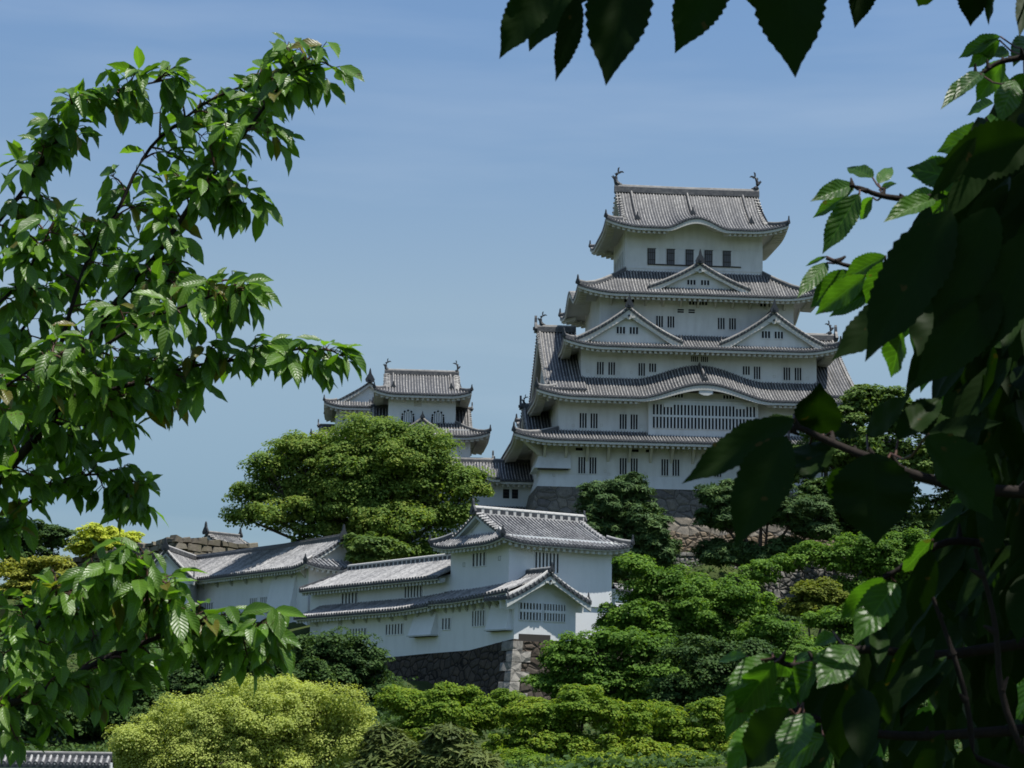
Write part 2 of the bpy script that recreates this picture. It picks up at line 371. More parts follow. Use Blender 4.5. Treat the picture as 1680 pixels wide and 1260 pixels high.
RIDGEPROF = [(-0.26, -0.1), (-0.22, 0.42), (-0.12, 0.52), (0.12, 0.52), (0.22, 0.42), (0.26, -0.1)]
def ridge_on(mb, path, s=1.0, m=0, mtop=1, side=None):
    path = [np.asarray(p, float) for p in path]
    mb.sweep(path, [(u * s, w * s) for u, w in RIDGEPROF], m, side)
    mb.sweep([p + np.array([0, 0, 0.5 * s]) for p in path], [(-0.13 * s, 0), (-0.1 * s, 0.12 * s), (0, 0.17 * s), (0.1 * s, 0.12 * s), (0.13 * s, 0)], mtop, side)
def ogre_tile(mb, p, d, s=1.0, m=0):
    """end ornament of a ridge: a plate with shoulders and a horn"""
    p = np.asarray(p, float); d = np.array([d[0], d[1], 0.0]); d /= np.linalg.norm(d); a = np.array([d[1], -d[0], 0.0]); z = np.array([0, 0, 1.0])
    out = [(-0.42, -0.15), (0.42, -0.15), (0.5, 0.12), (0.3, 0.5), (0.16, 0.72), (0.08, 1.15), (0, 1.35), (-0.08, 1.15), (-0.16, 0.72), (-0.3, 0.5), (-0.5, 0.12)]
    f = [p + d * 0.1 * s + a * x * s + z * y * s for x, y in out]; b = [p - d * 0.12 * s + a * x * s + z * y * s for x, y in out]
    mb.face(f, m); mb.face(b[::-1], m)
    for i in range(len(out)):
        j = (i + 1) % len(out); mb.face([f[i], b[i], b[j], f[j]], m)
    mb.obox(p + d * 0.16 * s + z * 0.18 * s, a * 0.13 * s, d * 0.06 * s, z * 0.13 * s, m)
def hips_of(parent, S, keys, out, end, tl, s=0.7, mats=None):
    """ridges running up the hips, each a part of its own; keys such as 'FL'"""
    for k in keys:
        mb = MB()
        sd = S[k[0]]; lo = k[1] in 'LF'
        if k[0] in 'FB': cu = out[0] if k[1] == 'L' else out[1]; eu = end[0] if k[1] == 'L' else end[1]
        else: cu = out[2] if k[1] == 'F' else out[3]; eu = end[2] if k[1] == 'F' else end[3]
        path = [sd.P(lerp(cu, eu, v), tl * v) + np.array([0, 0, 0.04]) for v in np.linspace(0.0, 1, 7)]
        ridge_on(mb, path, s)
        ogre_tile(mb, path[0] + np.array([0, 0, 0.1]), path[0][:2] - path[1][:2], s * 0.95, 2)
        mb.build('hip_ridge', mats or [M_RIDGE, M_RIDGELT, M_ORN], parent)

GM = None
def gable(name, parent, P, n, hb, za, zb, back, mats, k=0.32, bh=0.55, sp=0.32, wins=(), over=0.55, rs=0.8, gegyo=True, horn=1.0, wall_z=None, lattice=None, deep=0.0):
    """a gabled dormer or roof end: P = plan point of the gable front, n = outward direction; tile slopes, verge, boards, gable wall"""
    mb = MB(); n = np.array([n[0], n[1], 0.0]); n /= np.linalg.norm(n); a = np.array([-n[1], n[0], 0.0]); z1 = np.array([0, 0, 1.0])
    P = np.array([P[0], P[1], 0.0])
    zc = lambda x: za - (za - zb) * (x * (1 + k) - k * x * x)
    pt = lambda x, sg, d, dz=0.0: P + a * (sg * hb * x) - n * d + z1 * (zc(x) + dz)
    nx = 12; xs = np.linspace(0, 1, nx)
    for sg in (-1, 1):
        mb.grid([[pt(x, sg, d) for x in xs] for d in np.linspace(0, back, 3)], 0)
        kk = max(1, int(back / sp))
        for i in range(kk):
            d = (i + 0.5) * back / kk
            rings = []
            for x in xs:
                rings.append([pt(x, sg, d + du, dz) for du, dz in RIBPROF])
            mb.grid(rings, 1)
            c0 = pt(1, sg, d) + a * sg * 0.02
            mb.face([c0 + 0.12 * (n * math.cos(q) + z1 * math.sin(q)) for q in np.linspace(0, 2 * math.pi, 7, endpoint=False)], 2)
        mb.grid([[pt(1, sg, d), pt(1, sg, d, -0.16)] for d in (0, back)], 2)
        # verge: raised bead on top, row of short cover tiles with dark gaps, then the board
        mb.sweep([pt(x, sg, 0.25, 0.08) for x in xs], [(-0.13, 0), (-0.09, 0.14), (0, 0.19), (0.09, 0.14), (0.13, 0)], 7)
        mb.grid([[pt(x, sg, -0.02, 0.06), pt(x, sg, -0.02, -0.26)] for x in xs], 2)
        L = sum(np.linalg.norm(pt(xs[i + 1], sg, 0) - pt(xs[i], sg, 0)) for i in range(nx - 1)); m = int(L / 0.42)
        for i in range(m):
            x = (i + 0.5) / m; t = pt(x + 0.01, sg, 0) - pt(x - 0.01, sg, 0); t /= np.linalg.norm(t); up = np.cross(n, t); up = up if up[2] > 0 else -up
            mb.tube([pt(x, sg, -0.1, -0.03), pt(x, sg, 0.22, 0.05)], 0.11, 7, 1)
        bw = lambda x: bh * (0.85 + 0.45 * abs(2 * x - 0.9) ** 1.5)
        for d0, d1, m in ((0.06, 0.24, 3),):
            top = [pt(x, sg, d0, -0.2) for x in xs]; bot = [pt(x, sg, d0, -0.2 - bw(x)) for x in xs]
            mb.grid([[p, q] for p, q in zip(top, bot)], m)
            mb.grid([[q, q - n * (d1 - d0)] for q in bot], m)
            mb.grid([[p - n * (d1 - d0), q - n * (d1 - d0)] for p, q in zip(top, bot)], m)
        mb.face([pt(1, sg, 0.06, -0.2), pt(1, sg, 0.24, -0.2), pt(1, sg, 0.24, -0.2 - bw(1)), pt(1, sg, 0.06, -0.2 - bw(1))], 3)
        # underside
        mb.grid([[pt(x, sg, 0.06, -0.21), pt(x, sg, back, -0.21)] for x in xs], 3)
    wz = zb - 0.9 if wall_z is None else wall_z
    poly = [pt(x, -1, over, -0.2) for x in xs[::-1]] + [pt(x, 1, over, -0.2) for x in xs[1:]]
    lo = [P - a * hb - n * over + z1 * wz, P + a * hb - n * over + z1 * wz]
    rows = [[q, np.array([q[0], q[1], min(wz, q[2])])] for q in poly]
    mb.grid(rows, 4)
    for (u0, u1, z0, z2, ns) in wins:
        slots(mb, P - n * over, a, n, u0, u1, z0, z2, ns, 5, 4)
    if lattice: lattice_on(mb, P - n * over, a, n, *lattice, 5, 4)
    if gegyo:
        c = pt(0, 1, 0.0, -0.2 - bh * 1.25); r = bh * 0.62
        mb.face([c + r * (a * math.cos(q) + z1 * math.sin(q)) for q in np.linspace(0.3, 2 * math.pi + 0.3, 6, endpoint=False)], 3)
        mb.tube([c + n * 0.02 + z1 * 0.05, c + n * 0.12 + z1 * 0.05], bh * 0.2, 8, 8)
        for sg in (-1, 1): mb.obox(c + a * sg * r * 1.2 - z1 * r * 0.2, a * r * 0.55, n * 0.04, z1 * r * 0.28, 3)
    ridge_on(mb, [pt(0, 1, -0.12, 0.05), pt(0, 1, back, 0.05)], rs, 6, 7)
    ogre_tile(mb, pt(0, 1, -0.2, 0.08), n, rs * 1.15 * horn, 8)
    for sg in (-1, 1): ogre_tile(mb, pt(0.97, sg, 0.25, 0.12), a * sg, 0.42, 8)
    return mb.build(name, mats, parent)

def slots(mb, base, a, n, u0, u1, z0, z1, ns, md, mw, bar=0.45, depth=0.10, sill=False):
    """window: dark panel in place of a shaded opening, with plastered upright bars (ns dark slots)"""
    a = np.asarray(a, float); n = np.asarray(n, float); zz = np.array([0, 0, 1.0]); base = np.array([base[0], base[1], 0.0])
    p = lambda u, z, d: base + a * u + zz * z + n * d
    mb.face([p(u0, z0, 0.012), p(u1, z0, 0.012), p(u1, z1, 0.012), p(u0, z1, 0.012)], md)
    w = (u1 - u0) / (ns + bar * (ns - 1)) if ns > 1 else u1 - u0
    for i in range(ns - 1):
        s0 = u0 + w * (i + 1) + w * bar * i
        mb.obox(p(s0 + w * bar / 2, (z0 + z1) / 2, 0.012 + depth / 2 - 0.03), a * w * bar / 2, n * depth / 2, zz * (z1 - z0) / 2, mw)
    f = 0.07
    for (c, h, v) in (((u0 + u1) / 2, None, z1 + f / 2), ((u0 + u1) / 2, None, z0 - f / 2)):
        mb.obox(p(c, v, 0.03), a * ((u1 - u0) / 2 + f), n * 0.045, zz * f / 2, mw)
    for c in (u0 - f / 2, u1 + f / 2):
        mb.obox(p(c, (z0 + z1) / 2, 0.03), a * f / 2, n * 0.045, zz * (z1 - z0) / 2, mw)
def lattice_on(mb, base, a, n, u0, u1, z0, z1, ns, rail, md, mw):
    slots(mb, base, a, n, u0, u1, z0, z1, ns, md, mw, bar=0.75, depth=0.13)
    zz = np.array([0, 0, 1.0])
    mb.obox(np.array([base[0], base[1], 0]) + np.asarray(a) * (u0 + u1) / 2 + zz * rail + np.asarray(n) * 0.07, np.asarray(a) * (u1 - u0) / 2, np.asarray(n) * 0.06, zz * 0.11, mw)

def dolphin(name, parent, loc, face, s, m):
    """fish-shaped ridge ornament: head on the ridge, body curling up, forked tail; face = +1/-1 along local X"""
    mb = MB(); loc = np.asarray(loc, float)
    pts = [(0.0, 0.05), (-0.16, 0.22), (-0.24, 0.5), (-0.2, 0.8), (-0.08, 1.08), (0.06, 1.3)]
    rad = [0.27, 0.25, 0.2, 0.16, 0.12, 0.07]
    q = lambda x, z: loc + np.array([x * face * s, 0, z * s])
    mb.tube([q(*p) for p in pts], [r * s for r in rad], 8)
    mb.tube([q(0.02, 0.1), q(0.42, 0.03)], [0.2 * s, 0.08 * s], 6)
    def fin(poly, w=0.05):
        f = [q(*p) + np.array([0, w * s, 0]) for p in poly]; b = [q(*p) - np.array([0, w * s, 0]) for p in poly]
        mb.face(f); mb.face(b[::-1])
        for i in range(len(poly)): j = (i + 1) % len(poly); mb.face([f[i], b[i], b[j], f[j]])
    fin([(0.0, 1.2), (0.12, 1.25), (0.1, 1.5), (0.16, 1.82), (-0.02, 1.72), (-0.06, 1.45)])
    fin([(0.05, 1.22), (0.2, 1.4), (0.45, 1.42), (0.62, 1.25), (0.36, 1.27), (0.15, 1.12)])
    fin([(-0.26, 0.62), (-0.5, 0.98), (-0.56, 0.82), (-0.68, 0.86), (-0.5, 0.6), (-0.36, 0.42)])
    fin([(-0.2, 0.88), (-0.36, 1.2), (-0.26, 1.12), (-0.18, 1.28), (-0.1, 1.08)])
    return mb.build(name, m, parent)
def copy_part(o, parent, loc=(0, 0, 0)):
    c = o.copy(); COL.objects.link(c); c.parent = parent; c.location = loc; return c
K_GABLE = [M_TILE, M_RIB, M_CAP, M_TRIM, M_WALL, M_DARK, M_RIDGE, M_RIDGELT, M_ORN]
Y_GABLE = [M_TILEW, M_RIBW, M_CAP, M_TRIM2, M_WALL2, M_DARK, M_RIDGE, M_RIDGEW, M_ORN]

def roof_part(parent, S, tmats, nt=7, sp=0.32, hips=None, hs=0.7, fh=0.3, rise=0.35, dent=0.56, trim=None, bc=None, bumph=0.0, name='roof', eaves=None):
    mb = MB()
    for sd in S.values(): tiles_on(mb, sd, nt, sp)
    r = mb.build(name, tmats, parent)
    e = MB()
    for k, sd in S.items():
        if eaves is None or k in eaves: eave_on(e, sd, fh, 0.13, rise, dent, bumph, (bc or {}).get(k))
    e.build('eave_board', trim, r)
    if hips:
        hips_of(r, S, *hips, s=hs)
    return r

# ------------------------------------------------------------------ main keep
PSI = math.radians(4.5)
def local_pt(O, rz, x, y, z):
    c, s = math.cos(rz), math.sin(rz); return np.array([O[0] + c * x - s * y, O[1] + s * x + c * y, O[2] + z])
def build_keep():
    O = local_pt(at(1160, 800, 216.0), PSI, -0.3, 0, 0)
    R = empty('castle_keep', O, PSI, 'tall white main keep of five stacked tiled roofs rising above the pines', 'castle keep')
    tm = [M_TILE, M_RIB, M_CAP]
    # storeys
    for (hx, y0, y1, z0, z1) in ((17.2, 0, 23, 0.0, 5.0), (15.35, 1, 22, 5.02, 10.0), (12.75, 3, 20, 9.0, 15.8), (10.6, 4.5, 18.5, 15.2, 22.3), (7.63, 6.5, 16.5, 22.4, 30.0)):
        mb = MB(); mb.box(-hx, hx, y0, y1, z0, z1)
        if z0 == 0.0:      # the wall's foot spreads a little over the stone base
            mb.hexa([(-17.62, -0.22, -0.3), (17.62, -0.22, -0.3), (17.62, 23.2, -0.3), (-17.62, 23.2, -0.3), (-17.22, -0.03, 1.0), (17.22, -0.03, 1.0), (17.22, 23.02, 1.0), (-17.22, 23.02, 1.0)])
        mb.build('wall', M_WALL, R)
    # roofs
    S = make_sides((-20.3, 20.3, -2.4, 25.4), 4.4, 5.8, inn=(-15.35, 15.35, 1, 22), wall=(-17.2, 17.2, 0, 23), lift=0.65, lc=4.5)
    r1 = roof_part(R, S, tm, 4, hips=(('FL', 'FR', 'BL', 'BR'), (-20.3, 20.3, -2.4, 25.4), (-15.35, 15.35, 1, 22), 1.0), trim=M_TRIM)
    S = make_sides((-17.9, 17.9, -1.2, 24.2), 9.2, 11.85, inn=(-12.75, 12.75, 3, 20), wall=(-15.35, 15.35, 1, 22), lift=0.75, lc=4.5, bumps={'F': (0, 7.0, 1.65, None)})
    r2 = roof_part(R, S, tm, 5, hips=(('FL', 'FR', 'BL', 'BR'), (-17.9, 17.9, -1.2, 24.2), (-15.6, 15.6, 1, 22), 0.45), trim=M_TRIM, bc={'F': (0, 7.4)}, bumph=0.28)
    S = make_sides((-14.9, 14.9, 0.8, 22.2), 15.0, 17.0, inn=(-10.6, 10.6, 4.5, 18.5), wall=(-12.75, 12.75, 3, 20), lift=0.75, lc=4.5)
    r3 = roof_part(R, S, tm, 4, hips=(('FL', 'FR', 'BL', 'BR'), (-14.9, 14.9, 0.8, 22.2), (-10.6, 10.6, 4.5, 18.5), 1.0), trim=M_TRIM)
    S = make_sides((-13.3, 13.3, 2.3, 20.7), 21.15, 24.45, inn=(-7.63, 7.63, 6.5, 16.5), wall=(-10.6, 10.6, 4.5, 18.5), lift=0.75, lc=4.5, bumps={'L': (11.5, 4.6, 1.7, 0.8), 'R': (11.5, 4.6, 1.7, 0.8)})
    r4 = roof_part(R, S, tm, 5, hips=(('FL', 'FR', 'BL', 'BR'), (-13.3, 13.3, 2.3, 20.7), (-7.63, 7.63, 6.5, 16.5), 1.0), trim=M_TRIM, bc={'L': (11.5, 4.8), 'R': (11.5, 4.8)}, bumph=0.2)
    out = (-10.1, 10.1, 4.2, 18.8); G = 8.1
    S = make_sides(out, 28.95, 34.7, wall=(-7.63, 7.63, 6.5, 16.5), axis='X', gab=(-G, G), tg=0.2, c=0.62, lift=0.85, lc=4.2, bumps={'F': (0, 3.5, 1.2, 0.6), 'B': (0, 3.5, 1.2, 0.6)})
    ye = lerp(4.2, 11.5, 0.2)
    r5 = roof_part(R, S, tm, 12, hips=(('FL', 'FR', 'BL', 'BR'), out, (-G, G, ye, 23 - ye), 0.2), trim=M_TRIM, bc={'F': (0, 3.7), 'B': (0, 3.7)}, bumph=0.25, hs=0.6)
    # gable ends and verges of the top roof
    F = S['F']; Bk = S['B']
    for sg in (-1, 1):
        mb = MB(); xg = sg * G; ts = np.linspace(0.2, 1, 10)
        for sd in (F, Bk):
            c = [np.array([xg, *sd.P(xg * 0.999, t)[1:]]) for t in ts]
            mb.grid([[p + np.array([-sg * 0.5, 0, -0.15]), np.array([xg - sg * 0.5, p[1], c[0][2] - 0.3])] for p in c], 1)
            mb.grid([[p - np.array([0, 0, 0.12]), p - np.array([0, 0, 0.62])] for p in c], 0)
            mb.grid([[p - np.array([0, 0, 0.62]), p - np.array([sg * 0.5, 0, 0.62])] for p in c], 0)
            mb.grid([[p + np.array([sg * 0.06, 0, 0.1]), p + np.array([sg * 0.06, 0, -0.2])] for p in c], 2)
            for i in range(13):
                t = 0.22 + 0.76 * i / 12; p = sd.P(xg * 0.999, t)
                mb.tube([(xg + sg * 0.12, p[1], p[2] + 0.02), (xg - sg * 0.5, p[1], p[2] + 0.1)], 0.11, 6, 3)
        mb.build('gable_end', [M_TRIM, M_WALL, M_CAP, M_RIB], r5)
    mb = MB(); ridge_on(mb, [(-8.25, 11.5, 34.72), (0, 11.5, 34.66), (8.25, 11.5, 34.72)], 1.25)
    for x in (-6.35, 6.35):                     # ridges running down the slope, each ending in a dark ornament
        for sd in (F, Bk):
            ridge_on(mb, [sd.P(x, t) for t in np.linspace(0.97, 0.30, 7)], 0.62)
            p = sd.P(x, 0.28); ogre_tile(mb, p, (0, -1 if sd is F else 1), 0.75, 2)
    ridge_on(mb, [F.P(0, t) for t in np.linspace(0.97, 0.46, 6)], 0.62); ogre_tile(mb, F.P(0, 0.44), (0, -1), 0.75, 2)
    mb.build('main_ridge', [M_RIDGE, M_RIDGELT, M_ORN], r5)
    dolphin('ridge_ornament', r5, (-7.85, 11.5, 35.5), 1, 1.12, M_ORN); dolphin('ridge_ornament', r5, (7.85, 11.5, 35.5), -1, 1.12, M_ORN)
    # gables
    gw = lambda z: [(-1.25, -0.35, z, z + 0.75, 3), (0.15, 1.05, z, z + 0.75, 3)]
    for x in (-7.85, 7.85):
        gable('gable', r3, (x, 1.55), (0, -1), 5.85, 19.35, 15.75, 3.2, K_GABLE, wins=gw(16.55), bh=0.62, wall_z=15.2, horn=1.05)
    gable('gable', r4, (0.08, 3.2), (0, -1), 5.6, 24.85, 22.1, 3.6, K_GABLE, wins=[(-1.3, -0.4, 22.5, 23.05, 3), (0.2, 1.1, 22.5, 23.05, 3)], bh=0.5, wall_z=21.6, horn=1.15)
    for sg in (-1, 1):
        gable('gable', r2, (sg * 16.75, 11.5), (sg, 0), 11.6, 18.35, 10.1, 4.3, K_GABLE, k=0.22, bh=0.9, wall_z=9.8, over=0.8, rs=1.1, wins=[(-2.2, -0.6, 12.2, 13.6, 4), (0.6, 2.2, 12.2, 13.6, 4)])
        dolphin('ridge_ornament', r2, (sg * 16.2, 11.5, 19.1), -sg, 0.85, M_ORN)
        gable('gable', r1, (sg * 18.3, 11.5), (sg, 0), 7.6, 9.6, 5.0, 3.4, K_GABLE, k=0.25, bh=0.6, wall_z=4.8, rs=0.9)
        dolphin('ridge_ornament', r1, (sg * 18.0, 11.5, 10.1), -sg, 0.62, M_ORN)
    mb = MB(); ridge_on(mb, [r2_p for r2_p in ((0, -0.7, 11.3), (0, 0.6, 12.2), (0, 3.0, 13.5))], 0.55); ogre_tile(mb, (0, -0.55, 11.35), (0, -1), 0.75, 2)
    mb.build('crest_ridge', [M_RIDGE, M_RIDGELT, M_ORN], r2)
    # curved-gable infill above the lattice bay, with its carved pendant
    mb = MB(); mb.box(-5.9, 5.8, 0.15, 1.0, 5.3, 9.2); mb.box(-5.0, 5.0, 0.45, 1.0, 9.2, 10.1, 1); mb.box(-4.6, 4.6, 0.38, 0.46, 9.28, 9.42, 0)
    for u in (-3.4, 2.1): slots(mb, (0, 0.45), (1, 0, 0), (0, -1, 0), u, u + 1.2, 9.55, 9.95, 4, 2, 0, depth=0.06)
    lattice_on(mb, (0, 0.15), (1, 0, 0), (0, -1, 0), -5.45, 5.45, 6.2, 8.72, 30, 7.5, 2, 0)
    for u in (-4.3, 3.4): mb.box(u, u + 0.95, -0.02, 0.15, 8.45, 8.8, 0)
    mb.face([(q[0] * 0.75, -1.1, 10.0 + q[1] * 0.42) for q in [(math.cos(t), math.sin(t)) for t in np.linspace(0, 2 * math.pi, 11)[:-1]]], 0)
    mb.box(-0.75, 0.75, -1.08, -0.95, 9.75, 10.25, 0); mb.box(-1.5, 1.5, -1.05, -0.97, 10.1, 10.28, 0)
    mb.build('lattice_bay', [M_WALL, M_TRIM, M_DARK], R)
    # windows: one mesh per window
    def win(x0, x1, z0, z1, y, ns, mats=None):
        mb = MB(); slots(mb, (0, y), (1, 0, 0), (0, -1, 0), x0, x1, z0, z1, ns, 0, 1); mb.build('window', mats or [M_DARK, M_WALL], R)
    def pair(xc, w, g, z0, z1, y, ns=3):
        win(xc - g / 2 - w, xc - g / 2, z0, z1, y, ns); win(xc + g / 2, xc + g / 2 + w, z0, z1, y, ns)
    for xc in (-12.35, -8.0, -3.6, 0.85, 5.25, 9.7, 13.4): pair(xc, 0.72, 0.45, 1.15, 2.88, 0.0)
    for xc in (-12.15, -7.9, 7.9, 12.15): pair(xc, 0.74, 0.42, 6.1, 7.68, 1.0)
    for xc in (-10.1, 10.1): pair(xc, 0.72, 0.5, 12.2, 13.58, 3.0)
    for sg in (-1, 1):
        win(min(sg * 6.6, sg * 5.9), max(sg * 6.6, sg * 5.9), 12.2, 13.58, 3.0, 3); win(min(sg * 5.45, sg * 4.7), max(sg * 5.45, sg * 4.7), 12.65, 13.58, 3.0, 3)
    pair(0.0, 0.75, 0.32, 13.9, 14.5, 3.0, 4)
    for xc in (-3.5, 3.25): pair(xc, 0.74, 0.5, 17.85, 19.1, 4.5)
    for x in (-2.15, -0.95):
        mb = MB(); mb.box(x, x + 0.68, 4.49, 4.5, 19.52, 19.97, 1)
        for z in (19.54, 19.78): mb.box(x, x + 0.68, 4.47, 4.492, z, z + 0.16, 0)
        mb.build('window', [M_DARK, M_WALL], R)
    win(-0.9, 1.1, 20.45, 20.85, 4.5, 6); win(-8.0, -6.9, 20.5, 20.9, 4.5, 3); win(6.9, 8.0, 20.5, 20.9, 4.5, 3)
    for x in (-13.6, -7.7, 7.0): win(x, x + 0.75, 3.55, 3.85, 0.0, 1)
    win(-6.2, -5.5, 3.55, 3.85, 0.0, 1)
    for i, x in enumerate((-5.13, -3.0, -0.9, 1.2, 3.25)):
        mb = MB(); mb.box(x, x + 0.82, 6.47, 6.495, 25.3, 27.0, 0); y = 6.43
        for k in range(4): mb.box(x + 0.06 + k * 0.22, x + 0.1 + k * 0.22, y, y + 0.05, 25.3, 27.0, 1)
        for z in (25.75, 26.55): mb.box(x, x + 0.82, y - 0.003, y + 0.05, z, z + 0.06, 1)
        mb.box(x + 0.84, x + 1.9, 6.41, 6.5, 25.33, 26.98, 2); mb.box(x - 0.03, x + 2.12 if i < 4 else x + 1.95, 6.38, 6.5, 25.2, 25.3, 1)
        mb.box(x - 0.05, x + 0.0, 6.42, 6.5, 25.3, 27.02, 1); mb.box(x - 0.05, x + 0.9, 6.42, 6.5, 27.0, 27.06, 1)
        mb.build('window', [M_PANE, M_WOOD, M_WALL], R)
    for y in (8.0, 10.0, 12.2, 14.2):
        mb = MB(); slots(mb, (-7.63, 0), (0, -1, 0), (-1, 0, 0), -y - 0.9, -y, 25.3, 27.0, 3, 0, 1); mb.build('window', [M_DARK, M_WALL], R)
    mb = MB()                                   # timber frame showing as faint raised bands on the top storey
    for x in (-7.45, -4.5, -2.3, 0.0, 2.3, 4.5, 7.2): mb.box(x, x + 0.26, 6.46, 6.5, 27.25, 28.6)
    mb.box(-7.63, 7.63, 6.465, 6.5, 27.12, 27.26); mb.box(-7.63, 7.63, 6.45, 6.5, 24.75, 24.9); mb.build('wall_band', M_WALL, R)
    # stone-drop ledge on the corner of the first storey, gun loops
    mb = MB(); mb.hexa([(-17.9, -0.75, 1.55), (-11.95 - 2.2, -0.75, 1.55), (-14.15, 0.02, 1.5), (-17.9, 0.02, 1.5), (-17.25, -0.05, 3.3), (-14.15, -0.05, 3.3), (-14.15, 0.02, 3.3), (-17.25, 0.02, 3.3)])
    mb.hexa([(-17.95, -0.7, 1.55), (-17.2, -0.7, 1.55), (-17.2, 5, 1.55), (-17.95, 5, 1.55), (-17.3, -0.06, 3.3), (-17.19, -0.06, 3.3), (-17.19, 5, 3.3), (-17.3, 5, 3.3)])
    mb.box(-17.6, -14.4, -0.72, -0.1, 1.42, 1.52, 1); mb.build('stone_drop', [M_WALL, M_WOOD], R)
    # brackets under the first eave
    mb = MB(); mb.hexa([(-0.13, -0.06, -1.6), (0.13, -0.06, -1.6), (0.13, 0.02, -1.6), (-0.13, 0.02, -1.6), (-0.13, -1.5, 0.1), (0.13, -1.5, 0.1), (0.13, 0.02, 0.1), (-0.13, 0.02, 0.1)])
    b0 = mb.build('bracket', M_TRIM, R); b0.location = (-16.9, 0, 4.05)
    for k in range(1, 16): copy_part(b0, R, (-16.9 + k * 2.235, 0, 4.05))
    for k in range(1, 12): copy_part(b0, R, (-10.4 + (k - 0.5) * 1.9, 4.5, 21.0)).scale = (0.8, 0.7, 0.55)
    mb = MB(); mb.hexa([(-17.3, -0.1, 2.7), (-16.9, -0.1, 2.7), (-16.9, 0, 2.7), (-17.3, 0, 2.7), (-19.6, -1.7, 4.35), (-19.2, -1.9, 4.35), (-17.0, 0, 4.35), (-17.3, 0, 4.35)])
    mb.build('corner_bracket', M_TRIM, R)
    mb = MB()
    for (x, z, y) in [(-14.6, 0.9, 0), (-10.6, 1.3, 0), (-10.2, 1.0, 0), (-6.4, 1.2, 0), (-1.4, 1.1, 0), (-13.9, 6.2, 1), (-10.9, 6.3, 1), (-6.7, 6.3, 1), (-12.2, 12.4, 3), (-8.9, 12.3, 3), (-7.5, 12.4, 3), (8.0, 12.4, 3), (11.6, 12.3, 3),
                    (-2.7, 14.1, 3), (-1.9, 14.1, 3), (1.6, 14.1, 3), (2.5, 14.1, 3), (-16.0, 0.75, -0.1)]:
        for q in ((0, 0.26, 0, 0.04), (0, 0.04, 0.04, 0.26), (0.22, 0.26, 0.04, 0.26), (0, 0.26, 0.26, 0.3)):
            mb.box(x + q[0], x + q[1], y - 0.03, y, z + q[2], z + q[3])
    mb.build('gun_loop', M_TRIM, R)
    return R, O
KEEP, KO = build_keep()

def battered_wall(name, top, bottom, mats, label, cat='stone wall', group=None, extra=None):
    """closed stone mass between two rings of points (top ring, bottom ring, same order)"""
    mb = MB(); n = len(top); m = 10
    for i in range(n):
        j = (i + 1) % n
        nx = max(2, int(np.linalg.norm(np.array(top[j]) - np.array(top[i])) / 1.2))
        rows = []
        for v in np.linspace(0, 1, m):
            w = v - 0.18 * math.sin(math.pi * v) * 0.6       # concave batter
            rows.append([lerp(lerp(np.array(top[i], float), np.array(top[j], float), q), lerp(np.array(bottom[i], float), np.array(bottom[j], float), q), 0) * [1, 1, 0]
                         + (lerp(np.array(bottom[i], float), np.array(bottom[j], float), q) - lerp(np.array(top[i], float), np.array(top[j], float), q)) * [w, w, 0]
                         + np.array([0, 0, lerp(lerp(top[i][2], top[j][2], q), lerp(bottom[i][2], bottom[j][2], q), v)]) for q in np.linspace(0, 1, nx)])
        mb.grid(rows, 0)
    mb.face(top, 0)
    if extra: extra(mb)
    o = mb.build(name, mats); tag(o, label, cat, group); return o
kp = lambda x, y, z: tuple(local_pt(KO, PSI, x, y, z))
battered_wall('stone_base', [kp(-17.6, -0.2, -0.25), kp(17.6, -0.2, -0.25), kp(17.6, 23.2, -0.25), kp(-17.6, 23.2, -0.25)],
              [kp(-20.8, -3.4, -9), kp(20.8, -3.4, -9), kp(20.8, 26.5, -9), kp(-20.8, 26.5, -9)], [M_STONE], 'sloping grey stone base carrying the main keep')
# ------------------------------------------------------------------ small keeps and the corridor between them and the main keep
def walls(parent, boxes, m=None, name='wall'):
    for b in boxes:
        mb = MB(); mb.box(*b); mb.build(name, m or M_WALL2, parent)
def hip_gable_ends(parent, S, axis, G, c_ref, tg, mats, over=0.45, bh=0.42):
    """white gable triangles, boards and verge tiles at both ends of a hip-and-gable roof"""
    ks = ('F', 'B') if axis == 'X' else ('L', 'R')
    for gi, sg in ((0, -1), (1, 1)):
        mb = MB(); g = G[gi]; ts = np.linspace(tg, 1, 9); rows = []
        for k in ks:
            sd = S[k]; c = []
            for t in ts:
                p = sd.P(g - sg * 0.001, t); c.append(p)
            ex = np.array([sg, 0, 0.0]) if axis == 'X' else np.array([0, sg, 0.0])
            base = c[0][2] - 0.25
            mb.grid([[p - ex * over - np.array([0, 0, 0.1]), np.array([*(p - ex * over)[:2], base])] for p in c], 1)
            mb.grid([[p + ex * 0.03 - np.array([0, 0, 0.1]), p + ex * 0.03 - np.array([0, 0, 0.1 + bh])] for p in c], 0)
            mb.grid([[p + ex * 0.03 - np.array([0, 0, 0.1 + bh]), p - ex * over - np.array([0, 0, 0.1 + bh])] for p in c], 0)
            mb.grid([[p + ex * 0.05 + np.array([0, 0, 0.1]), p + ex * 0.05 - np.array([0, 0, 0.2])] for p in c], 2)
            L = np.linalg.norm(c[-1] - c[0]); m = max(3, int(L / 0.42))
            for i in range(m):
                p = sd.P(g - sg * 0.001, lerp(tg, 1, (i + 0.4) / m))
                mb.tube([p + ex * 0.14 + np.array([0, 0, -0.02]), p - ex * 0.5 + np.array([0, 0, 0.1])], 0.125, 6, 3)
        mb.build('gable_end', mats, parent)
E_END = [M_TRIM2, M_WALL2, M_CAP, M_RIBW]
E_ENDK = [M_TRIM, M_WALL2, M_CAP, M_RIB]

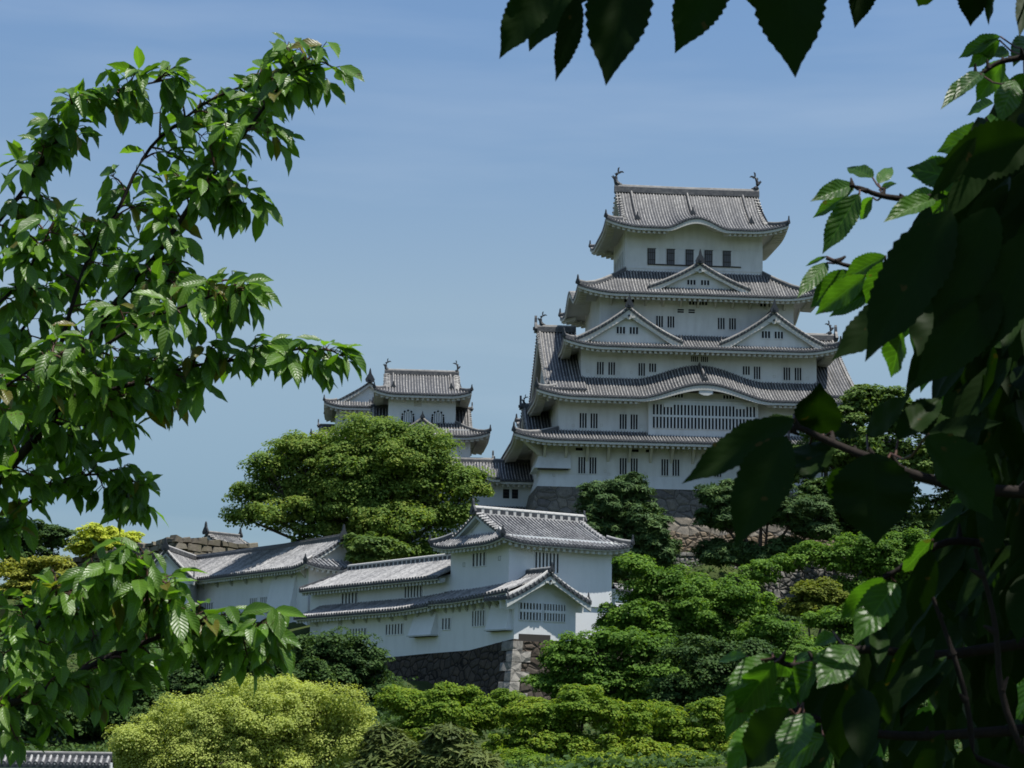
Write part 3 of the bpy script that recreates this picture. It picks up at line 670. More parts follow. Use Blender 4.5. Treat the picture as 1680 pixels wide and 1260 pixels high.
def bell_window(parent, x, y, z, w, h):
    """bell-shaped window: arched dark studs round a pale shutter"""
    mb = MB(); pts = []
    for q in np.linspace(0, 1, 13):
        if q < 0.3: pts.append((-w / 2 * (1.06 - 0.2 * q), h * q / 0.3 * 0.55))
        elif q > 0.7: pts.append((w / 2 * (1.06 - 0.2 * (1 - q)), h * (1 - q) / 0.3 * 0.55))
        else: t = math.pi * (1 - (q - 0.3) / 0.4); pts.append((w / 2 * math.cos(t), h * (0.55 + 0.45 * math.sin(t))))
    mb.face([(x + a, y - 0.02, z + b) for a, b in pts], 1)
    for i, (a, b) in enumerate(pts): mb.box(x + a - 0.09, x + a + 0.09, y - 0.1, y - 0.01, z + b - 0.09, z + b + 0.09, 0)
    for i in range(4): u = x + (i - 1.5) * w * 0.2; mb.box(u - 0.03, u + 0.03, y - 0.03, y - 0.005, z + 0.05, z + h * 0.85, 0)
    mb.box(x - w * 0.62, x + w * 0.62, y - 0.16, y, z - 0.22, z - 0.08, 0)
    return mb.build('window', [M_DARK, M_WALL2], parent)

def build_small_keep():
    O = local_pt(at(694, 770, 232.0), PSI, -0.25, 0, 0)
    R = empty('small_keep', O, PSI, 'smaller white turret with bell-shaped windows and two fish ornaments behind the big tree', 'turret')
    tm = [M_TILE, M_RIB, M_CAP]
    walls(R, [(-3.8, 3.8, 0, 8, 4.6, 8.8), (-5.5, 5.5, -1.2, 9.2, 0.5, 4.5), (-5.8, 5.8, -1.5, 9.5, -12, 0.52)])
    S = make_sides((-5.5, 5.5, -1.5, 9.5), 8.35, 11.5, wall=(-3.8, 3.8, 0, 8), axis='X', gab=(-4.25, 4.25), tg=0.3, c=0.7, lift=0.5, lc=2.6)
    r = roof_part(R, S, tm, 8, hips=(('FL', 'FR', 'BL', 'BR'), (-5.5, 5.5, -1.5, 9.5), (-4.25, 4.25, 0.15, 7.85), 0.3), trim=M_TRIM, hs=0.5)
    hip_gable_ends(r, S, 'X', (-4.25, 4.25), 4, 0.3, E_ENDK)
    mb = MB(); ridge_on(mb, [(-4.3, 4, 11.5), (4.3, 4, 11.5)], 0.9)
    for x in (-3.3, 3.3):
        ridge_on(mb, [S['F'].P(x, t) for t in np.linspace(0.95, 0.42, 5)], 0.5); ogre_tile(mb, S['F'].P(x, 0.38), (0, -1), 0.62, 2)
    mb.build('main_ridge', [M_RIDGE, M_RIDGELT, M_ORN], r)
    dolphin('ridge_ornament', r, (-4.0, 4, 11.95), 1, 0.75, M_ORN); dolphin('ridge_ornament', r, (4.0, 4, 11.95), -1, 0.75, M_ORN)
    S = make_sides((-7.6, 7.6, -2.6, 10.6), 3.55, 5.3, inn=(-3.8, 3.8, 0, 8), wall=(-5.5, 5.5, -1.2, 9.2), lift=0.6, lc=3)
    r = roof_part(R, S, tm, 4, hips=(('FL', 'FR', 'BL', 'BR'), (-7.6, 7.6, -2.6, 10.6), (-3.8, 3.8, 0, 8), 1.0), trim=M_TRIM, hs=0.5)
    for sg in (-1, 1): gable('gable', r, (sg * 5.7, 4), (sg, 0), 4.6, 7.45, 4.2, 2.2, K_GABLE, bh=0.4, wall_z=3.8, rs=0.6)
    gable('gable', r, (0, -1.3), (0, -1), 2.6, 5.6, 4.0, 1.6, K_GABLE, bh=0.35, wall_z=3.8, rs=0.5)
    S = make_sides((-7.6, 7.6, -3.0, 11), -0.35, 1.2, inn=(-5.5, 5.5, -1.2, 9.2), wall=(-5.8, 5.8, -1.5, 9.5), lift=0.4, lc=3)
    roof_part(R, S, tm, 4, trim=M_TRIM)
    for x in (-1.6, 1.8): bell_window(R, x, 0, 5.3, 1.25, 1.35)
    mb = MB(); mb.box(-0.95, -0.1, -0.03, 0.02, 7.15, 7.75, 0); mb.build('window', M_TRIM, R)
    b = MB(); b.hexa([(-0.1, -0.05, -0.7), (0.1, -0.05, -0.7), (0.1, 0.02, -0.7), (-0.1, 0.02, -0.7), (-0.1, -0.9, 0.1), (0.1, -0.9, 0.1), (0.1, 0.02, 0.1), (-0.1, 0.02, 0.1)])
    b0 = b.build('bracket', M_TRIM, R); b0.location = (-3.4, 0, 8.35)
    for k in range(1, 6): copy_part(b0, R, (-3.4 + k * 1.36, 0, 8.35))
build_small_keep()

def build_corner_keep():
    O = local_pt(at(607, 720, 246.0), PSI, -0.2, 0, 0)
    R = empty('corner_keep', O, PSI, 'farthest white turret with a gable facing the viewer, half hidden by the big tree', 'turret')
    tm = [M_TILE, M_RIB, M_CAP]
    walls(R, [(-3.95, 3.95, 0, 8, 0.4, 4.1), (-4.8, 4.8, -1.0, 9, -16, 0.4)])
    S = make_sides((-5.4, 5.4, -1.5, 9.5), 3.65, 6.85, wall=(-3.95, 3.95, 0, 8), axis='Y', gab=(-0.5, 8.5), tg=0.28, c=0.68, lift=0.55, lc=2.6)
    r = roof_part(R, S, tm, 8, hips=(('FL', 'FR', 'BL', 'BR'), (-5.4, 5.4, -1.5, 9.5), (-3.9, 3.9, -0.5, 8.5), 0.28), trim=M_TRIM, hs=0.5)
    hip_gable_ends(r, S, 'Y', (-0.5, 8.5), 4, 0.28, E_ENDK)
    mb = MB(); ridge_on(mb, [(0, -0.7, 6.85), (0, 8.7, 6.85)], 0.8); ogre_tile(mb, (0, -0.8, 6.95), (0, -1), 1.15, 2)
    mb.build('main_ridge', [M_RIDGE, M_RIDGELT, M_ORN], r)
    S = make_sides((-6.8, 6.8, -2.6, 10.6), -0.6, 0.9, inn=(-3.95, 3.95, 0, 8), wall=(-4.8, 4.8, -1, 9), lift=0.5, lc=2.6)
    roof_part(R, S, tm, 4, hips=(('FL',), (-6.8, 6.8, -2.6, 10.6), (-3.95, 3.95, 0, 8), 1.0), trim=M_TRIM, hs=0.5)
    gable('gable', R, (-5.9, 4.6), (-1, 0), 4.4, 1.9, -0.3, 2.0, K_GABLE, bh=0.4, wall_z=-0.8, rs=0.6)
    bell_window(R, -1.45, 0, 1.0, 1.25, 1.35)
    mb = MB(); slots(mb, (-3.95, 0), (0, -1, 0), (-1, 0, 0), -1.6, -1.0, 1.0, 2.6, 1, 0, 1); mb.build('window', [M_DARK, M_WALL2], R)
build_corner_keep()

def build_corridor():
    O = at(830, 835, 224.0)
    R = empty('corridor', O, PSI, 'low white corridor with two small barred windows joining the main keep to the turrets', 'corridor')
    tm = [M_TILE, M_RIB, M_CAP]
    walls(R, [(-9.5, 3.4, 0, 6.6, -0.4, 3.1), (-9.5, 3.3, -0.25, 6.6, -12, -0.42)])
    S = make_sides((-9.5, 3.35, -1.2, 7.8), 3.0, 5.45, wall=(-9.5, 3.35, 0, 6.6), axis='X', gab=(-9.5, 3.35), tg=0.01, lift=0.0, only='FB')
    r = roof_part(R, S, tm, 6, trim=M_TRIM)
    mb = MB(); ridge_on(mb, [(-9.5, 3.3, 5.42), (3.3, 3.3, 5.42)], 0.75); mb.build('main_ridge', [M_RIDGE, M_RIDGELT, M_ORN], r)
    S = make_sides((-9.5, 3.2, -1.5, 8), -0.45, 0.25, inn=(-9.5, 3.2, 0.02, 6.6), wall=(-9.5, 3.2, -0.25, 6.6), lift=0.0, only='F')
    S['F'].tmax = lambda u: 1.0
    roof_part(R, S, tm, 3, trim=M_TRIM)
    S = make_sides((-5.2, -0.8, -1.7, 1.2), 3.15, 4.3, inn=(-5.2, -0.8, 0.3, 1.2), wall=(-5.2, -0.8, 0, 1.2), lift=0.0, only='F', bumps={'F': (-3.0, 1.5, 0.7, None)})
    S['F'].tmax = lambda u: 1.0
    roof_part(R, S, tm, 4, trim=M_TRIM, bc={'F': (-3.0, 1.5)}, bumph=0.2, rise=0.5)
    for x in (-0.35, 0.62):
        mb = MB(); mb.box(x, x + 0.68, -0.03, 0.0, 1.15, 2.15, 0)
        for k in range(3): mb.box(x + 0.12 + k * 0.18, x + 0.17 + k * 0.18, -0.06, -0.02, 1.15, 2.15, 1)
        for z in (1.42, 1.83): mb.box(x, x + 0.68, -0.065, -0.02, z, z + 0.07, 1)
        mb.build('window', [M_DARK, M_WOOD], R)
    # ridge and roof end seen behind it
    mb = MB(); ridge_on(mb, [(-4.6, 8.6, 6.2), (-1.0, 8.6, 6.2)], 0.7); ogre_tile(mb, (-0.9, 8.6, 6.3), (1, 0), 0.9, 2); mb.build('crest_ridge', [M_RIDGE, M_RIDGELT, M_ORN], r)
build_corridor()

# ------------------------------------------------------------------ lower turret complex: corner turret, stepped corridor, long gallery
YRZ = math.radians(33.6)
YO = at(843, 1047, 160.0)
yp = lambda x, y, z: tuple(local_pt(YO, YRZ, x, y, z))
YT = [M_TILEW, M_RIBW, M_CAP]

def box_ridge(parent, path, w=0.3, h=0.52, pitch=0.72, name='main_ridge', plast=True):
    """tall plastered ridge: white frame with dark tile panels set into its sides"""
    mb = MB(); a, b = np.array(path[0], float), np.array(path[1], float); d = b - a; L = np.linalg.norm(d); d /= L
    s = np.array([d[1], -d[0], 0.0]); s /= np.linalg.norm(s); z = np.array([0, 0, 1.0])
    mb.obox((a + b) / 2 + z * h / 2, d * L / 2, s * w / 2, z * h / 2, 0)
    mb.sweep([a + z * h, b + z * h], [(-w * 0.62, -0.02), (-w * 0.5, 0.1), (0, 0.17), (w * 0.5, 0.1), (w * 0.62, -0.02)], 0)
    mb.obox((a + b) / 2 + z * 0.03, d * L / 2, s * (w / 2 + 0.08), z * 0.05, 0)
    n = int(L / pitch)
    for i in range(n):
        c = a + d * (i + 0.5) * L / n
        for sg in (-1, 1):
            mb.obox(c + s * sg * (w / 2 + 0.004) + z * (h * 0.52), d * pitch * 0.34, s * 0.012, z * h * 0.33, 1)
    for i in range(n + 1): mb.tube([a + d * i * L / n + z * (h + 0.02) - s * w * 0.6, a + d * i * L / n + z * (h + 0.02) + s * w * 0.6], 0.075, 5, 0)
    return mb.build(name, [M_RIDGEW, M_TILE, M_ORN], parent)

def yagura_window(parent, side, u0, u1, z0, z1, off, ns):
    mb = MB()
    if side == 'L': slots(mb, (off, 0), (0, -1, 0), (-1, 0, 0), -u1, -u0, z0, z1, ns, 0, 1, bar=0.8, depth=0.09)
    else: slots(mb, (0, off), (1, 0, 0), (0, -1, 0), u0, u1, z0, z1, ns, 0, 1, bar=0.8, depth=0.09)
    mb.build('window', [M_DARKY, M_WALL2], parent)
def brackets(parent, ys, x, z, s=1.0):
    b = MB(); b.hexa([(-0.03, -0.1, -0.75), (0.02, -0.1, -0.75), (0.02, 0.1, -0.75), (-0.03, 0.1, -0.75), (-0.85, -0.1, 0.05), (0.02, -0.1, 0.05), (0.02, 0.1, 0.05), (-0.85, 0.1, 0.05)])
    b0 = None
    for y in ys:
        if b0 is None: b0 = b.build('bracket', M_TRIM2, parent); b0.location = (x, y, z); b0.scale = (s, 1, s)
        else: c = copy_part(b0, parent, (x, y, z)); c.scale = (s, 1, s)
def stone_chute(parent, y0, y1, x, z0, z1, out=0.75):
    """stone-drop bay: a wall panel that leans out over its open foot"""
    mb = MB()
    mb.hexa([(x - out, y0, z0), (x + 0.02, y0, z0), (x + 0.02, y1, z0), (x - out, y1, z0), (x - 0.1, y0 + 0.1, z1), (x + 0.02, y0 + 0.1, z1), (x + 0.02, y1 - 0.1, z1), (x - 0.1, y1 - 0.1, z1)], 0)
    mb.box(x - out - 0.08, x, y0 - 0.1, y1 + 0.1, z0 - 0.12, z0 - 0.005, 1)
    mb.box(x - out + 0.05, x, y0 + 0.1, y1 - 0.1, z0 - 0.16, z0 - 0.125, 2)
    mb.build('stone_drop', [M_WALL2, M_TRIM2, M_WOOD], parent)

def build_turret():
    R = empty('corner_turret', YO, YRZ, 'two-storey white corner turret with a tiled gable over a barred window bay', 'turret')
    walls(R, [(0.9, 10.9, 2.2, 10.8, 2.9, 8.2), (0.0, 5.8, 0.0, 2.6, -0.3, 3.3), (0.0, 4.0, 2.6, 10.8, -1.3, 3.3), (4.0, 10.8, 2.35, 10.8, -1.5, 2.9)])
    # main hip-and-gable roof
    out = (-0.45, 12.2, 1.1, 11.9); tg = 0.36; G = (0.5, 11.0)
    S = make_sides(out, 7.55, 10.2, wall=(0.9, 10.9, 2.2, 10.8), axis='X', gab=G, tg=tg, c=0.78, lift=0.42, lc=3.2)
    ye = lerp(1.1, 6.5, tg)
    r = roof_part(R, S, YT, 9, sp=0.36, hips=None, trim=M_TRIM2, fh=0.12, rise=0.3)
    hips_of(r, S, ('FL', 'FR', 'BL', 'BR'), out, (*G, ye, 13 - ye), tg, 0.55, [M_RIDGE, M_RIDGEW, M_ORN])
    hip_gable_ends(r, S, 'X', G, 6.5, tg, E_END, over=0.5, bh=0.3)
    box_ridge(r, [(0.3, 6.5, 10.1), (11.1, 6.5, 10.1)])
    mb = MB(); ogre_tile(mb, (0.22, 6.5, 10.2), (-1, 0), 0.85); mb.build('ridge_end_tile', M_ORN, r)
    mb = MB(); ogre_tile(mb, (11.2, 6.5, 10.2), (1, 0), 0.7); mb.build('ridge_end_tile', M_ORN, r)
    mb = MB()                                   # relief on the gable wall
    for (p, q) in (((7.9, 8.75), (6.4, 9.7)), ((5.4, 9.2), (4.9, 8.75))): mb.tube([(0.98, p[0], p[1]), (0.98, q[0], q[1])], 0.06, 5)
    mb.build('gable_relief', M_TRIM2, r)
    # pent roof along the long side and gabled roof over the bay
    S = make_sides((-1.25, 3.0, -0.9, 10.75), 3.2, 4.15, inn=(0.92, 3.0, -0.9, 10.75), wall=(0.0, 3.0, 0, 10.8), lift=0.0, only='L', ztilt={'L': lambda u: 0.42 * max(0, (8 - u) / 8) ** 1.3 - 0.1})
    S['L'].tmax = lambda u: 1.0
    pr = roof_part(R, S, YT, 4, sp=0.46, trim=M_TRIM2, fh=0.12, name='pent_roof')
    g = gable('bay_roof', R, (2.6, -1.08), (0, -1), 3.95, 5.15, 3.05, 3.45, Y_GABLE, k=0.3, bh=0.42, wall_z=2.2, over=1.1, rs=0.55, horn=0.8, sp=0.36)
    mb = MB(); lattice_on(mb, (0, 0), (1, 0, 0), (0, -1, 0), 0.5, 2.45, 1.45, 2.75, 7, 2.15, 0, 1); mb.build('window', [M_DARK, M_WALL2], R)
    mb = MB(); lattice_on(mb, (0, 0), (1, 0, 0), (0, -1, 0), 2.75, 4.75, 1.45, 2.75, 8, 2.15, 0, 1); mb.build('window', [M_DARK, M_WALL2], R)
    mb = MB(); mb.box(0.45, 3.4, -0.03, 0.0, -0.28, 0.36); mb.build('low_opening', M_WOOD, R)  # dark panel stands in for the slot's shade; the wall is uncut
    yagura_window(R, 'L', 5.55, 7.4, 5.95, 7.0, 0.9, 4); yagura_window(R, 'R', 3.35, 5.6, 5.4, 6.95, 2.2, 7)
    yagura_window(R, 'L', 4.15, 5.9, 1.1, 2.3, 0.0, 5); yagura_window(R, 'L', 9.2, 10.4, 0.98, 1.86, 0.0, 3)
    stone_chute(R, 0.25, 3.2, 0.0, 0.72, 2.7, 0.55)
    brackets(R, [0.2, 1.2, 2.2, 3.3, 4.4, 5.6, 6.7, 7.8, 8.8, 9.9], 0.0, 2.95, 0.9)
    mb = MB()
    for (y, z) in ((8.6, 6.0), (3.4, 6.2)):
        for q in ((0, 0.3, 0, 0.04), (0, 0.04, 0, 0.36), (0.26, 0.3, 0, 0.36), (0, 0.3, 0.33, 0.37)): mb.box(0.86, 0.9, y + q[0], y + q[1], z + q[2], z + q[3])
    mb.build('gun_loop', M_TRIM2, R)
    return R
build_turret()

def build_stepped():
    R = empty('stepped_corridor', yp(0, 10.8, 0), YRZ, 'white two-level corridor with barred windows and a long pent roof beside the corner turret', 'corridor')
    L = 22.2
    walls(R, [(0.9, 6.1, 0.02, 24.0, 2.8, 5.5), (0.0, 4.0, 0.02, L, -1.7, 2.9)])
    S = make_sides((-0.35, 7.35, -0.05, 23.9), 5.25, 7.1, wall=(0.9, 6.1, 0, 24.0), axis='Y', gab=(0.0, 22.0), tg=0.6, c=0.85, lift=0.0, only='LR')
    sl = S['L']; old = sl.tmax
    sl.tmax = lambda u: 1.0 if u < 21.4 else max(0.0, (23.9 - u) / 2.5)
    r = roof_part(R, S, YT, 7, sp=0.46, trim=M_TRIM2, fh=0.12, rise=0.25)
    box_ridge(r, [(3.5, 0.02, 7.02), (3.5, 21.6, 7.02)], h=0.5)
    mb = MB(); ridge_on(mb, [sl.P(lerp(23.9, 21.4, v), v) for v in np.linspace(0, 1, 4)], 0.5); mb.build('hip_ridge', [M_RIDGE, M_RIDGE, M_ORN], r)
    S = make_sides((-1.25, 3.0, 0.0, L + 0.9), 2.72, 3.75, inn=(0.92, 3.0, 0, L + 0.9), wall=(0.0, 3.0, 0, L + 0.9), lift=0.0, only='L', ztilt={'L': lambda u: 0.25 * max(0, (6 - u) / 6) ** 1.5})
    S['L'].tmax = lambda u: min(1.0, max(0.02, (L + 0.9 - u) / 1.2))
    p = roof_part(R, S, YT, 4, sp=0.46, trim=M_TRIM2, fh=0.12, name='pent_roof')
    mb = MB(); mb.box(0.55, 0.95, -0.3, 0.35, 3.75, 4.1); mb.build('ridge_end_tile', M_RIDGE, p)
    yagura_window(R, 'L', 15.3, 18.0, 3.75, 4.75, 0.9, 5); yagura_window(R, 'L', 4.4, 7.15, 3.9, 4.85, 0.9, 6)
    yagura_window(R, 'L', 12.0, 14.8, 0.62, 1.5, 0.0, 6); yagura_window(R, 'L', 5.85, 8.6, 0.82, 1.67, 0.0, 6)
    stone_chute(R, 0.35, 3.9, 0.0, 0.6, 2.4, 0.7); stone_chute(R, 16.6, 19.6, 0.0, -0.2, 2.4, 0.7)
    brackets(R, [1.0, 3.2, 5.4, 7.6, 9.8, 12, 14.2, 16.4, 18.6, 20.8], 0.0, 2.55, 0.85)
build_stepped()

def build_gallery():
    R = empty('long_gallery', yp(0, 36.4, 0), YRZ, 'long single-storey white gallery with a gabled tiled roof below the brown rampart', 'gallery')
    L = 31.5
    walls(R, [(1.5, 8.5, 0, L, 1.9, 7.9)])
    out = (0.2, 9.8, -1.7, L + 3); tg = 0.34; G = (0.2, L + 3)
    S = make_sides(out, 7.5, 10.3, wall=(1.5, 8.5, 0, L), axis='Y', gab=G, tg=tg, c=0.8, lift=0.4, lc=3.0, only='LRF')
    for k in 'LR':
        sd = S[k]; of = sd.zf
        sd.zf = (lambda of_: lambda u, t: of_(min(u, L - 3), t))(of)
    r = roof_part(R, S, YT, 8, sp=0.46, trim=M_TRIM2, fh=0.12, rise=0.3)
    xe = lerp(0.2, 5.0, tg)
    hips_of(r, S, ('FL', 'FR'), out, (xe, 10 - xe, *G), tg, 0.5, [M_RIDGE, M_RIDGEW, M_ORN])
    ge = dict(L=S['L'], R=S['R'])
    hip_gable_ends(r, ge, 'Y', (G[0], G[1]), 5, tg, E_END, over=0.5, bh=0.3)
    mb = MB(); ridge_on(mb, [(5, 0.0, 10.35), (5, 12, 10.2), (5, L + 0.5, 10.28)], 0.85); ogre_tile(mb, (5, -0.1, 10.5), (0, -1), 0.95, 2)
    mb.build('main_ridge', [M_RIDGE, M_RIDGE, M_ORN], r)
    # wing at the far end turning towards the viewer
    a = np.array(at(272, 902, 207.0)); b = np.array(at(323, 914, 220.0)); d = a - b; ang = math.atan2(d[1], d[0])
    c, s = math.cos(-YRZ), math.sin(-YRZ); base = np.array(yp(0, 36.4, 0)); v = a - base; q = (c * v[0] - s * v[1], s * v[0] + c * v[1]); w = (c * d[0] - s * d[1], s * d[0] + c * d[1])
    z = a[2] - base[2]
    gable('wing_roof', R, q, w, 3.0, z, z - 2.9, 13.5, Y_GABLE, k=0.2, bh=0.3, wall_z=z - 3.4, over=0.45, rs=0.75, gegyo=False, sp=0.46)
    n = np.array([w[0], w[1], 0]); n /= np.linalg.norm(n); e = np.array([-n[1], n[0], 0])
    mb = MB(); cc = np.array([q[0], q[1], 0]) - n * 6.9 + np.array([0, 0, (z - 3.1 + 1.5) / 2]); mb.obox(cc, e * 2.4, n * 6.3, np.array([0, 0, (z - 3.1 - 1.5) / 2])); mb.build('wall', M_WALL2, R)
    yagura_window(R, 'L', 20.0, 21.8, 3.95, 5.15, 1.5, 4); yagura_window(R, 'L', 10.3, 11.7, 4.0, 5.2, 1.5, 4); yagura_window(R, 'L', 8.2, 9.5, 4.0, 5.2, 1.5, 4)
    stone_chute(R, 2.2, 7.2, 1.5, 3.75, 7.0, 0.75)
    brackets(R, [0.6, 3.0, 6.2, 9.4, 12.6, 15.8, 19.0, 22.2, 25.4, 28.6], 1.5, 7.3, 0.95)
build_gallery()

# ------------------------------------------------------------------ stone walls
def quoins(mb):
    z = -0.2
    for i in range(9):
        h = 0.78 + 0.1 * math.sin(i * 2.1); o = 0.16 * (z + 0.2) / -1.0 * 1.0
        ln, sh = (1.7, 0.85) if i % 2 else (0.9, 1.6)
        f = lambda zz: -(0.2 * (-0.05 - zz) + 0.012 * (-0.05 - zz) ** 2) - 0.07
        b0, b1 = f(z - h), f(z)
        mb.hexa([(b0, b0, z - h + 0.04), (b0 + ln, b0, z - h + 0.04), (b0 + ln, b0 + sh, z - h + 0.04), (b0, b0 + sh, z - h + 0.04), (b1, b1, z), (b1 + ln, b1, z), (b1 + ln, b1 + sh, z), (b1, b1 + sh, z)], 1)
        z -= h
mb = MB()
prof_y = [0, 1.4, 6.3, 12.8, 19.7, 26, 33.2, 36.4]; prof_z = [-0.05, -0.2, -0.78, -0.9, -1.1, -1.2, -1.3, -1.3]
def batter(h): return 0.2 * h + 0.012 * h * h
hs = np.linspace(0, 9, 9)
mb.grid([[(-0.02 - batter(h), lerp(y, -batter(h), 1 if y == 0 else 0), zt - h) for h in hs] for y, zt in zip(prof_y, prof_z)], 0)
mb.grid([[(lerp(x, -0.02 - batter(h), 1 if x == 0 else 0), -batter(h), -0.05 - h) for h in hs] for x in (0, 2, 4, 6, 8, 11.5)], 0)
mb.grid([[(-0.02, y, zt), (6, y, zt + 0.01)] for y, zt in zip(prof_y, prof_z)], 0)
quoins(mb)
o = mb.build('stone_base', [M_STONED, M_STONEQ]); o.location = YO; o.rotation_euler = (0, 0, YRZ)
tag(o, 'dark rubble stone wall with pale corner blocks under the corner turret', 'stone wall')
mb = MB()
mb.grid([[(1.4 - batter(h), y, 1.95 + 0.12 * math.sin(y * 2.3) - h) for h in hs] for y in np.linspace(-0.2, 34, 40)], 0)
mb.grid([[(1.4 - batter(h), -0.2 + 0.0 * h, 1.95 - h), (9, -0.2, 1.95 - h)] for h in hs], 0)
o = mb.build('stone_base', [M_STONED]); o.location = yp(0, 36.4, 0); o.rotation_euler = (0, 0, YRZ)
tag(o, 'dark rubble stone footing below the long gallery', 'stone wall')

def block_wall(name, pts, zt, depth_h, n, mats, label, seed=3, bl=1.35, bh=0.72, batter_k=0.12):
    """wall of separate rough blocks laid in courses along a polyline (the blocks are the wall's own pattern)"""
    rnd = random.Random(seed); mb = MB()
    for (p, q), (za, zb), nn in zip(pts, zt, n):
        p, q = np.array(p, float), np.array(q, float); L = np.linalg.norm(q[:2] - p[:2]); d = (q - p) / L; d[2] = 0; nr = np.array([nn[0], nn[1], 0.0])
        z0 = 0.0; c = 0
        while z0 < depth_h:
            h = bh * rnd.uniform(0.75, 1.25); u = -rnd.uniform(0, 0.7)
            while u < L:
                w = bl * rnd.uniform(0.6, 1.45); g = 0.035
                a0, a1 = max(0, u) + g, min(L, u + w) - g
                if a1 - a0 > 0.15:
                    zt0 = lerp(za, zb, (a0 + a1) / 2 / L) - z0; jz = rnd.uniform(0, 0.16) if c == 0 else 0
                    f = rnd.uniform(-0.08, 0.08); k = batter_k
                    def v(a, z, push, sx): return p + d * (a + sx) + nr * ((zt0 + z0 - z) * k + push + f) + np.array([0, 0, z - p[2]])
                    top, bot = zt0 + jz - 0.02, zt0 - h + 0.04; e = 0.10
                    oc = [v(a0, bot, 0, rnd.uniform(-.2, .2)), v(a1, bot + rnd.uniform(-.16, .12), 0, rnd.uniform(-.2, .2)), v(a1, top + rnd.uniform(-.22, .14), 0, -rnd.uniform(-.1, .3)), v(a0, top + rnd.uniform(-.22, .14), 0, rnd.uniform(-.1, .3))]
                    m_ = sum(oc) / 4; ic = [x + (m_ - x) * 0.14 + nr * 0.13 for x in oc]; bc_ = [x - nr * 1.2 for x in oc]
                    mi = rnd.randrange(len(mats))
                    mb.face(ic, mi)
                    for i in range(4):
                        j = (i + 1) % 4; mb.face([oc[i], oc[j], ic[j], ic[i]], mi); mb.face([bc_[i], bc_[j], oc[j], oc[i]], mi)
                u += w
            z0 += h; c += 1
        mb.face([p - nr * 0.5 + [0, 0, za - p[2] - 0.3], q - nr * 0.5 + [0, 0, zb - q[2] - 0.3], q - nr * 0.5 + [0, 0, zb - q[2] - depth_h], p - nr * 0.5 + [0, 0, za - p[2] - depth_h]], 0)
    return tag(mb.build(name, mats), label, 'stone wall')
def stone_plain(name, a, c):
    m, t, b = mat(name, a, 0.9, 0.15); n1 = noise(t, 2.2, 6, 0.7); n2 = noise(t, 0.6, 4)
    col = ramp(t, n1, [(0.3, a), (0.7, c)]); col = mix(t, ramp(t, n2, [(0.45, (0, 0, 0)), (0.7, (0.6, 0.6, 0.6))]), col, (0.11, 0.105, 0.06))
    t.links.new(col, b.inputs['Base Color']); bump(t, b, n1, 0.7, 0.08); return m
BL = [stone_plain('weathered_block', (0.115, 0.10, 0.078), (0.20, 0.175, 0.14)), stone_plain('pale_block', (0.15, 0.132, 0.105), (0.24, 0.215, 0.175)), stone_plain('dark_block', (0.085, 0.075, 0.06), (0.16, 0.138, 0.11))]
c1 = at(288, 880, 232.0); c2 = at(425, 894, 240.0); c0 = at(110, 918, 250.0)
def nrm(p, q): d = np.array(q[:2]) - np.array(p[:2]); d /= np.linalg.norm(d); return (d[1], -d[0])
block_wall('rampart', [(c1, c2), (c0, c1)], [(c1[2], c2[2]), (c0[2], c1[2])], 6.5, [nrm(c1, c2), nrm(c0, c1)], BL, 'weathered rampart of large brown blocks on the skyline behind the long gallery')
t1, t2 = at(1090, 906, 205.0), at(1400, 912, 206.5)
mb = MB(); hs2 = np.linspace(0, 9.5, 8)
n_ = np.array([*nrm(t1, t2), 0])
mb.grid([[lerp(t1, t2, q) + n_ * batter(h) * 0.8 - np.array([0, 0, h]) for h in hs2] for q in np.linspace(0, 1, 20)], 0)
for i in range(26):
    q0, q1 = i / 26 + 0.002, (i + 1) / 26 - 0.002; p_, r_ = lerp(t1, t2, q0), lerp(t1, t2, q1)
    mb.hexa([p_ + n_ * 0.15 - [0, 0, .3], r_ + n_ * 0.15 - [0, 0, .3], r_ - n_ * 1.4 - [0, 0, .3], p_ - n_ * 1.4 - [0, 0, .3], p_ + n_ * 0.12 + [0, 0, .04], r_ + n_ * 0.12 + [0, 0, .04], r_ - n_ * 1.4 + [0, 0, .04], p_ - n_ * 1.4 + [0, 0, .04]], 1)
tag(mb.build('terrace_wall', [M_STONEG, M_STONEQ]), 'grey rubble terrace wall with a thin pale coping below the pine', 'stone wall')
t3, t4 = at(1090, 874, 208.5), at(1420, 880, 210.0); mb = MB()
mb.grid([[lerp(t3, t4, q) + n_ * batter(h) * 0.6 + np.array([0, 0, 0.25 * math.sin(q * 40) - h]) for h in np.linspace(0, 3, 4)] for q in np.linspace(0, 1, 24)], 0)
tag(mb.build('upper_terrace_wall', [M_STONEO]), 'low ochre stone wall lit by the sun above the grey terrace wall', 'stone wall')

# ------------------------------------------------------------------ small walls and roof ends
def coped_wall(name, a, b, h, label, w=0.45, ov=0.55, rh=0.5, cat='wall'):
    a, b = np.array(a, float), np.array(b, float); L = np.linalg.norm(b[:2] - a[:2]); rz = math.atan2(b[1] - a[1], b[0] - a[0])
    R = empty(name, a - np.array([0, 0, h]), rz, label, cat); mb = MB(); mb.box(0, L, -w / 2, w / 2, 0, h - rh * 0.8); mb.build('wall', M_WALL2, R)
    S = make_sides((0, L, -ov, ov), h - rh, h - 0.12, wall=(0, L, -w / 2, w / 2), axis='X', gab=(0, L), tg=0.01, lift=0, only='FB')
    r = roof_part(R, S, YT, 3, sp=0.3, trim=M_TRIM2, fh=0.1, rise=0.05, dent=1.0)
    mb = MB(); ridge_on(mb, [(0, 0, h - 0.15), (L, 0, h - 0.15)], 0.35); mb.build('main_ridge', [M_RIDGE, M_RIDGELT, M_ORN], r)
    return R
